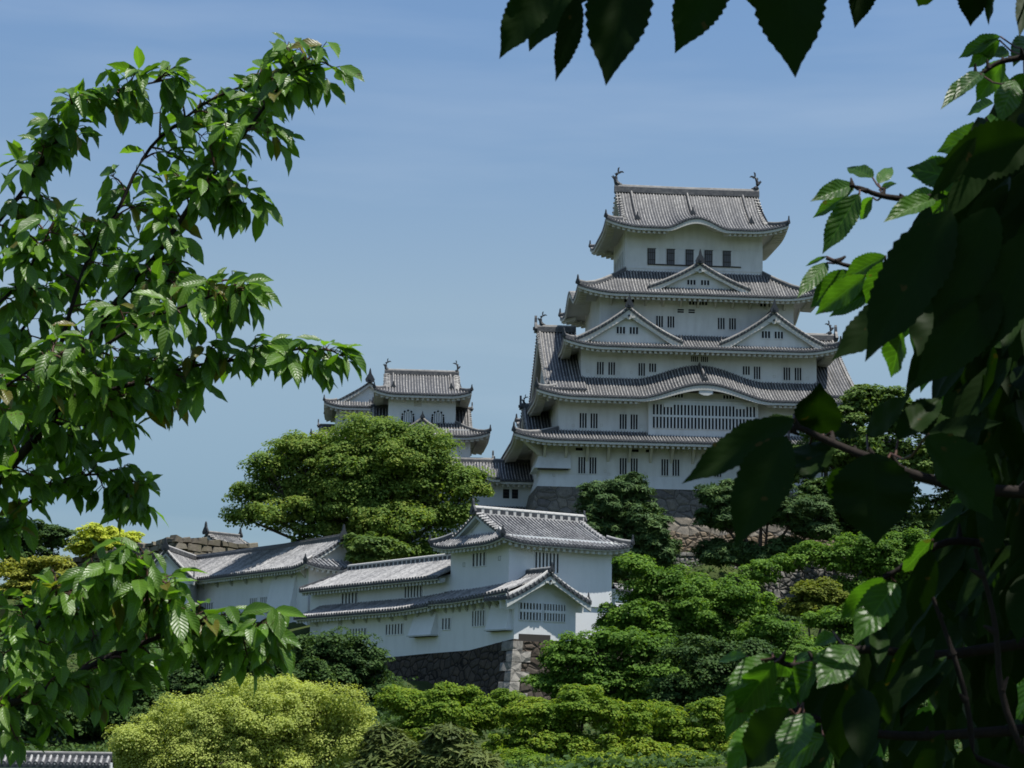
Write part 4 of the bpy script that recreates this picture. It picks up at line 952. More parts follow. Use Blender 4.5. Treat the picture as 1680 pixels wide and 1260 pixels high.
coped_wall('plaster_wall', at(-130, 1232, 98.0), at(184, 1235, 98.0), 2.6, 'low white wall with a tiled coping beside the round yellow-green tree')
coped_wall('plaster_wall', at(-60, 1163, 141.0), at(62, 1166, 141.0), 2.4, 'bit of tiled wall coping glimpsed among the dark maples')
coped_wall('plaster_wall', at(90, 1196, 139.0), at(205, 1196, 139.0), 2.2, 'tiled wall coping in the shade under the maples')
coped_wall('plaster_wall', at(1006, 958, 172.0), at(1060, 975, 176.0), 3.0, 'short white wall with tiled coping butting against the corner turret')
def roof_tip():
    O = at(345, 892, 243.0)
    R = empty('gatehouse', O, math.radians(-40), 'dark roof peak with a finial showing over the weathered rampart', 'gatehouse')
    mb = MB(); mb.box(-2.4, 2.4, 0, 4, -6, -0.6); mb.build('wall', M_WALL2, R)
    S = make_sides((-3.2, 3.2, -0.9, 4.9), -0.6, 1.1, wall=(-2.4, 2.4, 0, 4), axis='Y', gab=(-0.5, 4.5), tg=0.25, lift=0.3, lc=2)
    r = roof_part(R, S, [M_TILE, M_RIB, M_CAP], 5, trim=M_TRIM, hips=(('FL', 'FR'), (-3.2, 3.2, -0.9, 4.9), (-2.4, 2.4, -0.5, 4.5), 0.25), hs=0.4)
    hip_gable_ends(r, S, 'Y', (-0.5, 4.5), 2, 0.25, E_ENDK)
    mb = MB(); ridge_on(mb, [(0, -0.7, 1.1), (0, 4.6, 1.1)], 0.6); ogre_tile(mb, (0, -0.8, 1.2), (0, -1), 1.0, 2); ogre_tile(mb, (0, 4.7, 1.2), (0, 1), 0.8, 2); mb.build('main_ridge', [M_RIDGE, M_RIDGELT, M_ORN], r)
roof_tip()

# ------------------------------------------------------------------ ground
GP = [(0, -30, 0), (0, 0, 0), (-10, 0, 0), (10, 0, 0), (0, 12, 0), (0, 40, -1.8), (-40, 60, -2), (40, 60, -1.5), (0, 80, -2), (-30, 98, -2.2), (30, 100, 0), (-20, 112, -1.5), (0, 120, -0.5), (-30, 125, -0.2), (45, 125, 2),
      (-25, 145, 2.5), (0, 150, 1.8), (25, 150, 5), (50, 150, 6), (1, 157, 2.5), (-12, 172, 5.5), (10, 160, 3.5), (20, 175, 8), (40, 180, 10), (-32, 185, 8), (12, 185, 9), (30, 200, 11.5), (-45, 205, 11), (-15, 200, 12), (0, 200, 14), (14, 204, 17), (20, 209, 19.6), (40, 209, 20),
      (-30, 225, 17), (-60, 225, 15), (5, 215, 18), (20, 230, 21), (50, 220, 18), (-10, 232, 22), (-17, 248, 24), (-40, 245, 20), (30, 250, 18), (0, 275, 12), (-60, 280, 6), (60, 280, 8), (0, 330, 0),
      (-90, 150, 0), (-120, 220, 0), (100, 150, 2), (120, 220, 0), (-100, 300, 0), (100, 320, 0), (-70, 100, -2), (80, 90, -1)]
GPA = np.array(GP, float)
def ground_z(x, y):
    d2 = (GPA[:, 0] - x) ** 2 + (GPA[:, 1] - y) ** 2 + 4.0
    w = d2 ** -1.7
    z = float((w * GPA[:, 2]).sum() / w.sum())
    r = math.hypot(x, y - 150); f = max(0.0, min(1.0, (r - 190) / 120.0))
    return z * (1 - f) + (-2.0) * f
gx = np.concatenate([[-4000, -1500, -600, -320], np.arange(-200, 201, 4.0), [320, 600, 1500, 4000]])
gy = np.concatenate([[-3000, -800, -300, -100], np.arange(-40, 361, 4.0), [450, 700, 1500, 5000]])
mb = MB(); mb.grid([[(x, y, ground_z(x, y) + (0.25 * math.sin(x * 0.9) * math.sin(y * 0.7) if y > 30 else 0)) for y in gy] for x in gx])
mg, tg_, bg_ = mat('ground_soil', (0.05, 0.06, 0.02), 0.95, 0.1)
tg_.links.new(ramp(tg_, noise(tg_, 0.35, 6, 0.7), [(0.35, (0.03, 0.045, 0.014)), (0.6, (0.055, 0.075, 0.022)), (0.8, (0.09, 0.075, 0.045))]), bg_.inputs['Base Color'])
tag(mb.build('ground', mg, smooth=True), kind='structure')
# ------------------------------------------------------------------ trees on the slope
RNG = np.random.default_rng(7)
def mesh_quads(name, V, mats, parent=None, nper=4, smooth=False, midx=None):
    """V: (n, nper, 3) array of separate leaf faces"""
    n = len(V); me = bpy.data.meshes.new(name)
    me.vertices.add(n * nper); me.vertices.foreach_set('co', np.ascontiguousarray(V, np.float32).ravel())
    me.loops.add(n * nper); me.loops.foreach_set('vertex_index', np.arange(n * nper, dtype=np.int32))
    me.polygons.add(n); me.polygons.foreach_set('loop_start', np.arange(0, n * nper, nper, dtype=np.int32))
    try: me.polygons.foreach_set('loop_total', np.full(n, nper, dtype=np.int32))
    except Exception: pass
    for m in (mats if isinstance(mats, (list, tuple)) else [mats]): me.materials.append(m)
    if midx is not None: me.polygons.foreach_set('material_index', midx.astype(np.int32))
    me.update(calc_edges=True); me.validate()
    o = bpy.data.objects.new(name, me); COL.objects.link(o)
    if parent: o.parent = parent
    return o
def unit(v): return v / (np.linalg.norm(v, axis=-1, keepdims=True) + 1e-9)
def leaf_cards(P, Nn, size, rng, asp=1.6, fold=0.0):
    """diamond leaves at P with normals Nn"""
    n = len(P); r = unit(rng.normal(size=(n, 3))); a = unit(np.cross(Nn, r)); b = np.cross(Nn, a)
    s = size * rng.uniform(0.65, 1.35, (n, 1))
    L, Wd = s * asp * 0.5, s * 0.5
    return np.stack([P - a * L, P + b * Wd - a * L * 0.15, P + a * L, P - b * Wd - a * L * 0.15], 1)
def crown(lobes, rng, clumps, per, csize, leaf, flat=0.5, up=0.9, fill=0.25, asp=1.6, lowcut=-0.55, nq=0.55):
    """leaves gathered in clumps over the shells of a set of ellipsoids, with a thinner filling inside"""
    out = []
    vol = np.array([l[3] * l[4] * l[5] for l in lobes]) ** 0.67; cnt = np.maximum(3, (clumps * vol / vol.sum()).astype(int))
    for (x, y, z, rx, ry, rz), k in zip(lobes, cnt):
        c, r = np.array([x, y, z]), np.array([rx, ry, rz])
        d = unit(rng.normal(size=(k * 3, 3))); d = d[d[:, 2] > lowcut][:k]
        cc = c + d * r * rng.uniform(0.72, 1.06, (len(d), 1))
        cs = csize * rng.uniform(0.55, 1.35, (len(d), 1))
        q = unit(rng.normal(size=(len(d), per, 3))); q[..., 2] = np.where(q[..., 2] < -0.35, -q[..., 2], q[..., 2])
        rad = rng.uniform(0.35, 1.0, (len(d), per, 1)) ** 0.5
        P = cc[:, None] + q * rad * cs[:, None] * np.array([1, 1, flat])
        Nn = unit(q * nq + np.array([0, 0, up]) + d[:, None] * 0.35 + rng.normal(size=P.shape) * 0.38)
        out.append(leaf_cards(P.reshape(-1, 3), Nn.reshape(-1, 3), leaf, rng, asp))
        m = int(k * per * fill)
        if m:
            P = c + unit(rng.normal(size=(m, 3))) * r * (rng.uniform(0, 1, (m, 1)) ** 0.4) * 0.86
            out.append(leaf_cards(P, unit(rng.normal(size=(m, 3)) + [0, 0, 0.4]), leaf * 1.3, rng, asp))
    return np.concatenate(out)

def px_lobes(spec, Y, squash=0.85):
    """lobes given by photo position and half sizes, set at depth Y (+ optional depth offset)"""
    res = []
    for l in spec:
        px, py, rx, ry = l[:4]; dy = l[4] if len(l) > 4 else 0
        p = at(px, py, Y + dy); k = (Y + dy) / F_PX
        res.append((p[0], p[1], p[2], rx * k, max(rx, ry) * k * squash, ry * k))
    return res
def limbs(mb, base, lobes, r0, rng, wob=0.25, low=0.45, twigs=2):
    base = np.array(base, float); top = np.array([np.mean([l[0] for l in lobes]), np.mean([l[1] for l in lobes]), max(l[2] for l in lobes)])
    mid = lerp(base, top, low); mid[0] += rng.normal() * wob; mid[1] += rng.normal() * wob
    path = [base - [0, 0, 0.5], base + [0, 0, 0.1], lerp(base, mid, 0.5) + rng.normal(size=3) * wob * 0.4, mid]
    mb.tube(path, [r0 * 1.35, r0 * 1.1, r0 * 0.9, r0 * 0.75], 8)
    for l in lobes:
        c = np.array(l[:3]); s = mid if rng.uniform() < 0.6 else lerp(base, mid, rng.uniform(0.75, 0.95))
        m1 = lerp(s, c, 0.5) + np.array([0, 0, -0.12 * np.linalg.norm(c - s)]) + rng.normal(size=3) * wob
        rr = r0 * (0.30 + 0.10 * min(3, l[3])); mb.tube([s, m1, c], [rr, rr * 0.7, rr * 0.35], 6)
        for _ in range(twigs):
            d = unit(rng.normal(size=3)); d[2] = abs(d[2]) * 0.7; e = c + d * np.array(l[3:6]) * 0.85
            st = lerp(m1, c, rng.uniform(0.4, 1)); mb.tube([st, lerp(st, e, 0.5) + [0, 0, 0.06 * l[3]], e], [rr * 0.38, rr * 0.25, rr * 0.1], 5)
def tree(name, spec, Y, label, leafm, cat='tree', clumps=220, per=60, csize=0.9, leaf=0.28, base=None, r0=0.35, barkm=None, seed=1, group=None, split=3, **kw):
    rng = np.random.default_rng(seed); lobes = px_lobes(spec, Y)
    if split:              # break every lobe into a main mass and smaller uneven ones budding from it
        more = []
        for l in lobes:
            c, r = np.array(l[:3]), np.array(l[3:]); r[2] = max(r[2], 0.62 * min(r[0], r[1]))
            more.append((*c, *(r * 0.84)))
            for _ in range(split):
                d = unit(rng.normal(size=3)); d[2] = d[2] * 0.8 + 0.12; q = c + d * r * rng.uniform(0.6, 0.85); k = rng.uniform(0.28, 0.5)
                more.append((*q, *(r * k * [1, 1, 1.15])))
        full = lobes; lobes = more
    else: full = lobes
    if base is None: bx, by = np.mean([l[0] for l in lobes]), Y + 0.5
    else: p = at(base[0], base[1], Y); bx, by = p[0], p[1]
    gz = ground_z(bx, by)
    R = empty(name, (bx, by, gz), 0, label, cat, group); o = np.array([bx, by, gz])
    lobes, full = ([(l[0] - bx, l[1] - by, l[2] - gz, *l[3:]) for l in q] for q in (lobes, full))
    mb = MB(); limbs(mb, (0, 0, 0), full, r0, rng); mb.build('trunk', barkm or M_BARK, R, smooth=True)
    mesh_quads('crown', crown(lobes, rng, clumps, per, csize, leaf, **kw), leafm, R)
    return R

L_OLIVE = leafmat('olive_spring_leaves', [(0.027, 0.050, 0.011), (0.057, 0.090, 0.018), (0.103, 0.124, 0.026)], 0.42, scale=0.22, gain=2.6)
L_LIME = leafmat('yellow_green_leaves', [(0.14, 0.17, 0.018), (0.21, 0.24, 0.028), (0.30, 0.30, 0.04)], 0.3, scale=0.5)
L_CAMPHOR = leafmat('camphor_leaves', [(0.112, 0.132, 0.034), (0.145, 0.168, 0.043), (0.18, 0.20, 0.054)], 0.4, scale=0.5, gain=2.5)
L_PINEY = leafmat('olive_pine_needles', [(0.03, 0.042, 0.013), (0.05, 0.065, 0.018), (0.075, 0.09, 0.024)], 0.2, scale=0.5)
L_MAPLE = leafmat('maple_leaves', [(0.022, 0.048, 0.008), (0.048, 0.094, 0.014), (0.088, 0.145, 0.022)], 0.4, scale=0.3)
L_MAPLEY = leafmat('young_maple_leaves', [(0.036, 0.070, 0.009), (0.078, 0.122, 0.013), (0.138, 0.162, 0.018)], 0.4, scale=0.35)
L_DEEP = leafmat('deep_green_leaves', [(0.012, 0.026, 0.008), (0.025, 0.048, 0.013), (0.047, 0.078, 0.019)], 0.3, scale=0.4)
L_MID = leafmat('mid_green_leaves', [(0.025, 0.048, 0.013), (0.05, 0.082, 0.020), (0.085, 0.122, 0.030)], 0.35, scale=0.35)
L_PINE = leafmat('pine_needles', [(0.016, 0.034, 0.012), (0.030, 0.055, 0.018), (0.055, 0.085, 0.025)], 0.15, scale=0.5)
L_RUST = leafmat('olive_yellow_maple_leaves', [(0.045, 0.065, 0.010), (0.080, 0.100, 0.014), (0.118, 0.130, 0.020)], 0.4, scale=0.4, gain=1.7)

# the wide-spreading tree between the turrets and the lower roofs
tree('zelkova_tree', [(610, 730, 95, 40), (700, 732, 55, 28), (560, 770, 80, 45), (660, 770, 90, 50), (470, 750, 55, 24), (430, 775, 45, 22), (405, 815, 38, 18), (450, 850, 60, 30), (520, 830, 75, 42), (620, 830, 95, 55), (720, 800, 70, 40),
                      (760, 790, 45, 24), (740, 840, 50, 38), (700, 860, 45, 32), (560, 870, 55, 25), (650, 712, 46, 20), (400, 850, 28, 20), (500, 735, 40, 20), (785, 800, 30, 18), (600, 790, 150, 80, 2), (480, 800, 70, 50, 2), (530, 885, 60, 26), (610, 890, 65, 30), (690, 900, 60, 28), (650, 860, 70, 34, -3)], 203.0,
     'big spreading olive-green tree in front of the small turrets', L_OLIVE, clumps=900, per=150, csize=1.25, leaf=0.19, base=(612, 900), r0=0.6, seed=11, flat=0.75, fill=0.2, up=0.6, nq=0.75)
tree('camphor_tree', [(420, 1165, 110, 45), (320, 1190, 90, 50), (520, 1175, 85, 50), (420, 1215, 130, 60), (250, 1230, 75, 45), (560, 1230, 75, 60), (370, 1260, 150, 60), (590, 1200, 40, 40), (215, 1250, 40, 35), (480, 1150, 60, 28)], 105.0,
     'round yellow-green camphor tree in full new leaf at the bottom', L_CAMPHOR, clumps=620, per=230, csize=0.68, leaf=0.085, base=(410, 1300), r0=0.45, seed=5, flat=0.85, fill=0.3, up=0.65, asp=1.3, nq=0.9, split=4)
# pines before the keep
def pine(name, spec, Y, label, seed, base, r0=0.35, clumps=170, per=150, m=None, **kw):
    return tree(name, spec, Y, label, m or L_PINE, 'pine tree', clumps=clumps, per=per, csize=0.75, leaf=0.125, base=base, r0=r0, barkm=M_BARKP, seed=seed, flat=0.6, asp=5.0, fill=0.4, **kw)
pine('pine_tree', [(1030, 800, 38, 26), (1000, 830, 50, 30), (975, 815, 28, 30), (1050, 850, 52, 34), (990, 880, 50, 34), (1060, 900, 55, 36), (1010, 930, 50, 30), (1085, 930, 30, 26)], 190.0,
     'dense dark pine standing against the keep base just behind the corner turret', 21, (1030, 990), clumps=420)
pine('pine_tree', [(1190, 815, 50, 22), (1250, 800, 55, 24), (1180, 850, 48, 20), (1310, 840, 60, 24), (1260, 845, 45, 20), (1340, 870, 40, 16), (1230, 915, 40, 14), (1180, 912, 45, 10), (1290, 900, 35, 12)], 196.0,
     'open pine with a bare dark trunk and layered branches above the terrace wall', 22, (1238, 960), r0=0.42, clumps=300)
pine('pine_tree', [(1660, 710, 40, 28), (1690, 760, 50, 30), (1640, 760, 30, 16), (1700, 680, 40, 24), (1650, 800, 40, 20)], 202.0, 'dark pine at the far edge showing sky between its boughs', 23, (1690, 900), clumps=160)
# broad-leaved trees beside the keep
tree('broadleaf_tree', [(1440, 665, 65, 34), (1390, 690, 50, 36), (1480, 690, 60, 40), (1420, 740, 70, 45), (1360, 750, 45, 40), (1500, 760, 70, 50), (1330, 700, 30, 34), (1300, 760, 40, 45), (1450, 820, 70, 40)], 200.0,
     'tall mid-green tree rising beside the keep wall', L_MID, clumps=430, per=105, csize=0.9, leaf=0.23, base=(1420, 930), r0=0.5, seed=31)
tree('broadleaf_tree', [(1570, 680, 55, 35), (1610, 740, 55, 40), (1550, 760, 50, 45), (1600, 820, 70, 45), (1530, 850, 60, 40)], 205.0,
     'mid-green tree farther along the slope, next to the far pine', L_MID, clumps=260, per=105, csize=0.9, leaf=0.23, base=(1580, 930), r0=0.45, seed=32)
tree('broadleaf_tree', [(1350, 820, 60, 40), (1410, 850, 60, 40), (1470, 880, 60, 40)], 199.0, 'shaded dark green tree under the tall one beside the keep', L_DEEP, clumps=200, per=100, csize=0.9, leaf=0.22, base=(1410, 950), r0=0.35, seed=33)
# maples below the terrace
def maple(spec, Y, label, m, seed, base=None, clumps=260, **kw):
    kw.setdefault('csize', 0.75); kw.setdefault('leaf', 0.155); kw.setdefault('per', 110)
    return tree('maple_tree', spec, Y, label, m, 'maple tree', clumps=clumps, base=base, r0=0.25, seed=seed, flat=0.6, up=0.75, **kw)
maple([(1055, 930, 34, 20), (1065, 962, 45, 26), (1120, 965, 65, 24), (1190, 975, 60, 26), (1230, 1000, 45, 26), (1140, 1010, 80, 34), (1050, 1010, 70, 36), (1020, 1030, 45, 26), (1120, 1040, 90, 40), (1050, 985, 40, 26), (1210, 1050, 60, 32)], 152.0, 'broad green maple spreading from the corner turret to the terrace wall', L_MAPLE, 41, (1110, 1160), 420)
maple([(985, 1058, 45, 24), (930, 1078, 45, 28), (1030, 1060, 70, 34), (960, 1100, 80, 36), (915, 1122, 45, 26), (1060, 1110, 70, 34), (1000, 1140, 90, 34)], 146.0, 'green maple covering the foot of the corner turret', L_MAPLE, 42, (970, 1200), 380)
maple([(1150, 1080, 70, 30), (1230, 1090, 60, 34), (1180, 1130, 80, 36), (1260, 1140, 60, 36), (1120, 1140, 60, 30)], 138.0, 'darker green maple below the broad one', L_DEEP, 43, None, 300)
maple([(1430, 900, 70, 20), (1490, 890, 40, 22), (1390, 920, 60, 18), (1460, 930, 70, 24), (1340, 905, 35, 14), (1300, 925, 34, 14), (1255, 945, 40, 14), (1500, 960, 60, 30), (1420, 975, 50, 24)], 168.0, 'bright green maple in front of the terrace wall under the tall tree', L_MAPLE, 44, (1440, 1080), 320)
maple([(1340, 975, 42, 18), (1325, 1000, 40, 18), (1370, 990, 36, 18)], 160.0, 'small olive-yellow maple by the gap in the terrace wall', L_RUST, 45, None, 110)
maple([(1360, 1020, 40, 18), (1420, 1030, 60, 24), (1390, 1070, 70, 30), (1330, 1080, 50, 30), (1480, 1060, 60, 36)], 150.0, 'green maple with flat sunlit sprays below the olive-yellow one', L_MAPLE, 46, None, 260)
maple([(1265, 1035, 45, 26), (1290, 1075, 55, 30), (1260, 1100, 50, 30), (1330, 1115, 60, 34)], 144.0, 'mid-green maple filling the slope beside the shaded cherry spray', L_MAPLE, 48, None, 200)
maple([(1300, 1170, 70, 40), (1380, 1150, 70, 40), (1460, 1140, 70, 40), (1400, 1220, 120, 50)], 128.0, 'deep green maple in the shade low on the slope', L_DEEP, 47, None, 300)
maple([(690, 1160, 50, 28), (650, 1150, 30, 22), (750, 1150, 45, 26), (720, 1200, 80, 36), (800, 1175, 50, 30), (830, 1150, 30, 20), (660, 1220, 60, 40)], 122.0, 'yellow-green young maple at the foot of the dark stone wall', L_MAPLEY, 51, None, 420, csize=0.55, leaf=0.115, per=140, nq=0.75)
maple([(880, 1180, 60, 32), (950, 1165, 60, 30), (1010, 1185, 60, 34), (900, 1225, 90, 40), (1010, 1240, 80, 40), (960, 1140, 35, 18), (930, 1270, 100, 34)], 118.0, 'gold-tipped young maple in the middle of the bottom edge', L_MAPLEY, 52, None, 460, csize=0.55, leaf=0.115, per=140, nq=0.75)
maple([(1080, 1190, 60, 34), (1140, 1210, 60, 34), (1090, 1245, 80, 34), (1170, 1170, 40, 24), (1180, 1250, 60, 30), (1100, 1275, 90, 30), (1220, 1240, 50, 40)], 120.0, 'gold-tipped young maple beside the shaded cherry branch', L_MAPLEY, 53, None, 380, csize=0.55, leaf=0.115, per=140, nq=0.75)
maple([(690, 1268, 80, 26), (850, 1272, 80, 28), (990, 1274, 80, 28), (1130, 1270, 80, 28), (1230, 1262, 50, 28)], 113.0, 'low sprawling yellow-green maple along the bottom edge, nearest of the young maples', L_MAPLEY, 54, None, 380, csize=0.55, leaf=0.115, per=140, nq=0.75)
pine('pine_tree', [(740, 1238, 30, 36), (715, 1262, 40, 36), (772, 1262, 32, 38)], 98.0, 'dusky young pine top at the bottom edge', 61, None, 0.2, 130, lowcut=-0.9, m=L_PINEY)
pine('pine_tree', [(640, 1240, 32, 34), (620, 1260, 36, 30)], 99.0, 'dull green pine top touching the camphor tree', 62, None, 0.2, 90, lowcut=-0.9, m=L_PINEY)
# dark wood behind the camphor tree
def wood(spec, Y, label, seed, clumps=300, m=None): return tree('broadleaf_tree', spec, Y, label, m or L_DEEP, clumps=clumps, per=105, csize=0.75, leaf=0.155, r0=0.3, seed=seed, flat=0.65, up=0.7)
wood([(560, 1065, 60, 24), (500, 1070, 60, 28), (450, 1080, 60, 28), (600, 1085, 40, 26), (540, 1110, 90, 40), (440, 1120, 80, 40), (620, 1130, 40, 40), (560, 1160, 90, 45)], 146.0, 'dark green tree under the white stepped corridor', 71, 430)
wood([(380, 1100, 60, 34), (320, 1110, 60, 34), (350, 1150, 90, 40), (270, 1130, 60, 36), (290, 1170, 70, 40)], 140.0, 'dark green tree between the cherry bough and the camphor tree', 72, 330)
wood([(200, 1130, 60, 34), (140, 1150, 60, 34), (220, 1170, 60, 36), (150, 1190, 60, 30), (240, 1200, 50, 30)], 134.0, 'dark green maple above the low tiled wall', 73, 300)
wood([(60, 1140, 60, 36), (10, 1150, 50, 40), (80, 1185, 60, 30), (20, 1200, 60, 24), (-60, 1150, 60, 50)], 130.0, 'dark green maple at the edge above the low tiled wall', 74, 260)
tree('broadleaf_tree', [(610, 900, 45, 22), (640, 905, 36, 18), (590, 915, 30, 14)], 192.0, 'low green bush peeping over the ridge beside the gallery gable', L_MID, clumps=110, per=55, csize=0.7, leaf=0.25, r0=0.15, seed=75)
# trees at the far left
tree('broadleaf_tree', [(60, 880, 50, 30), (95, 885, 26, 24), (20, 890, 40, 34), (50, 920, 60, 30), (-40, 900, 50, 50)], 238.0, 'dark evergreen on the skyline behind the cherry leaves', L_DEEP, clumps=220, per=100, csize=0.9, leaf=0.222, r0=0.4, seed=81)
tree('broadleaf_tree', [(160, 880, 40, 20), (205, 888, 34, 16), (140, 900, 36, 20), (190, 905, 45, 20)], 246.0, 'bright yellow-green tree on the skyline beside the brown rampart', L_LIME, clumps=150, per=100, csize=0.9, leaf=0.22, r0=0.3, seed=82)
tree('broadleaf_tree', [(80, 930, 40, 20), (30, 940, 50, 24), (60, 965, 60, 26), (130, 955, 50, 24), (0, 985, 50, 30), (200, 965, 50, 24)], 222.0, 'yellowish tree below the dark evergreen on the skyline', leafmat('tawny_leaves', [(0.06, 0.075, 0.012), (0.12, 0.13, 0.02), (0.19, 0.18, 0.03)], 0.3, scale=0.4), clumps=240, per=100, csize=0.9, leaf=0.22, r0=0.3, seed=83)
tree('broadleaf_tree', [(150, 1010, 80, 30), (60, 1030, 80, 36), (230, 1020, 50, 24), (130, 1070, 100, 36), (250, 1080, 60, 30)], 190.0, 'deep green tree under the far end of the gallery', L_DEEP, clumps=340, per=100, csize=0.9, leaf=0.22, r0=0.35, seed=84)

# low undergrowth on the slope: nobody could count it
def undergrowth():
    rng = np.random.default_rng(90); n = 115000
    x = rng.uniform(-52, 58, n); y = rng.uniform(106, 222, n)
    xo, yo = YO[0], YO[1]; c, s_ = math.cos(-YRZ), math.sin(-YRZ); lx = c * (x - xo) - s_ * (y - yo); ly = s_ * (x - xo) + c * (y - yo)
    keep = ~((lx > -3.5) & (lx < 16) & (ly > -3.5) & (ly < 75)); x, y = x[keep], y[keep]
    cell = {}
    gxs = np.round(x / 2).astype(int); gys = np.round(y / 2).astype(int); z = np.empty(len(x))
    for i in range(len(x)):
        k = (gxs[i], gys[i])
        if k not in cell: cell[k] = ground_z(k[0] * 2.0, k[1] * 2.0)
        z[i] = cell[k]
    hgt = 0.5 + 0.5 * np.sin(x * 0.9 + 1.3 * np.sin(y * 0.5)) * np.sin(y * 0.8 + np.sin(x * 0.6))
    P = np.stack([x, y, z + 0.1 + hgt * 0.9 * rng.uniform(0.2, 1, len(x))], 1)
    Nn = unit(rng.normal(size=P.shape) * 0.6 + [0, -0.2, 0.8])
    tag(mesh_quads('undergrowth', leaf_cards(P, Nn, 0.21, rng), L_DEEP), kind='stuff')
undergrowth()
# ------------------------------------------------------------------ cherry trees close to the viewer
def cherry_mat(name, dark, light, transl, tcol, rough=0.32, spec=0.5, young=(0.16, 0.09, 0.02), yamt=0.0, bst=0.5, vm=0.35):
    m, t, b = mat(name, dark, rough, spec)
    uv = N(t, 'ShaderNodeUVMap'); sp = N(t, 'ShaderNodeSeparateXYZ'); t.links.new(uv.outputs[0], sp.inputs[0])
    def mth(op, a, c=None, d=None):
        n = N(t, 'ShaderNodeMath', operation=op)
        for k, v in enumerate((a, c, d)):
            if v is None: continue
            if hasattr(v, 'is_output'): t.links.new(v, n.inputs[k])
            else: n.inputs[k].default_value = v
        return n.outputs[0]
    s = mth('ABSOLUTE', mth('MULTIPLY_ADD', sp.outputs[0], 2.0, -1.0))
    v = mth('FRACT', mth('MULTIPLY', mth('SUBTRACT', sp.outputs[1], mth('MULTIPLY', s, 0.22)), 9.0))
    rib = mth('ABSOLUTE', mth('SUBTRACT', v, 0.5))                     # 0.5 on a side vein
    vein = ramp(t, rib, [(0.40, (0, 0, 0)), (0.5, (1, 1, 1))]); mid = ramp(t, s, [(0.03, (1, 1, 1)), (0.08, (0, 0, 0))])
    both = mix(t, 1.0, vein, mid, 'LIGHTEN')
    g = N(t, 'ShaderNodeNewGeometry')
    c = ramp(t, g.outputs['Random Per Island'], [(0.0, dark), (0.75, light), (1.0, tuple(1.25 * q for q in light))])
    c = mix(t, mth('MULTIPLY', noise(t, 18, 3), 0.5), c, tuple(0.55 * q for q in dark))
    blot = ramp(t, noise(t, 55, 2), [(0.70, (0, 0, 0)), (0.73, (0.65, 0.65, 0.65))]); c = mix(t, blot, c, (0.07, 0.045, 0.015))
    if yamt: c = mix(t, ramp(t, g.outputs['Random Per Island'], [(1 - yamt, (0, 0, 0)), (1 - yamt + 0.01, (0.75, 0.75, 0.75))]), c, young)
    f = N(t, 'ShaderNodeMath', operation='MULTIPLY'); t.links.new(both, f.inputs[0]); f.inputs[1].default_value = vm
    c = mix(t, f.outputs[0], c, tuple(min(1, 1.9 * q) for q in light))
    back = mix(t, 0.35, c, (0.10, 0.14, 0.07))
    cf = N(t, 'ShaderNodeMixRGB'); t.links.new(g.outputs['Backfacing'], cf.inputs[0]); t.links.new(c, cf.inputs[1]); t.links.new(back, cf.inputs[2])
    t.links.new(cf.outputs[0], b.inputs['Base Color'])
    bp = N(t, 'ShaderNodeBump'); bp.inputs['Strength'].default_value = bst; bp.inputs['Distance'].default_value = 0.002
    hh = mth('MULTIPLY', rib, -2.0); t.links.new(mth('SUBTRACT', hh, mth('MULTIPLY', mid, 0.6)), bp.inputs['Height']); t.links.new(bp.outputs[0], b.inputs['Normal'])
    tr = N(t, 'ShaderNodeBsdfTranslucent'); ms = N(t, 'ShaderNodeMixShader'); ms.inputs[0].default_value = transl
    t.links.new(mix(t, 1.0, c, tcol, 'MULTIPLY'), tr.inputs['Color'])
    t.links.new(b.outputs[0], ms.inputs[1]); t.links.new(tr.outputs[0], ms.inputs[2]); t.links.new(ms.outputs[0], t.nodes['Material Output'].inputs['Surface'])
    return m
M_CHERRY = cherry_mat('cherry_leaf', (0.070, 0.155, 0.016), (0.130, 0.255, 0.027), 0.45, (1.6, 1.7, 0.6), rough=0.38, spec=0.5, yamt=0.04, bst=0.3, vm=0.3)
M_CHERRYD = cherry_mat('cherry_leaf_shade_tone', (0.008, 0.020, 0.003), (0.014, 0.034, 0.005), 0.22, (2.0, 2.4, 0.5), rough=0.55, spec=0.08, bst=0.06, vm=0.06)  # same leaf with the tree's shade put into its colour
M_CHERRYL = cherry_mat('cherry_leaf_lit_tone', (0.034, 0.095, 0.010), (0.062, 0.155, 0.016), 0.45, (1.8, 1.9, 0.6), rough=0.4, spec=0.35, bst=0.3, vm=0.35)  # lit copy of that leaf, sunlight put into its colour
M_TWIG = mat('red_brown_twig', (0.07, 0.032, 0.022), 0.6, 0.3)[0]

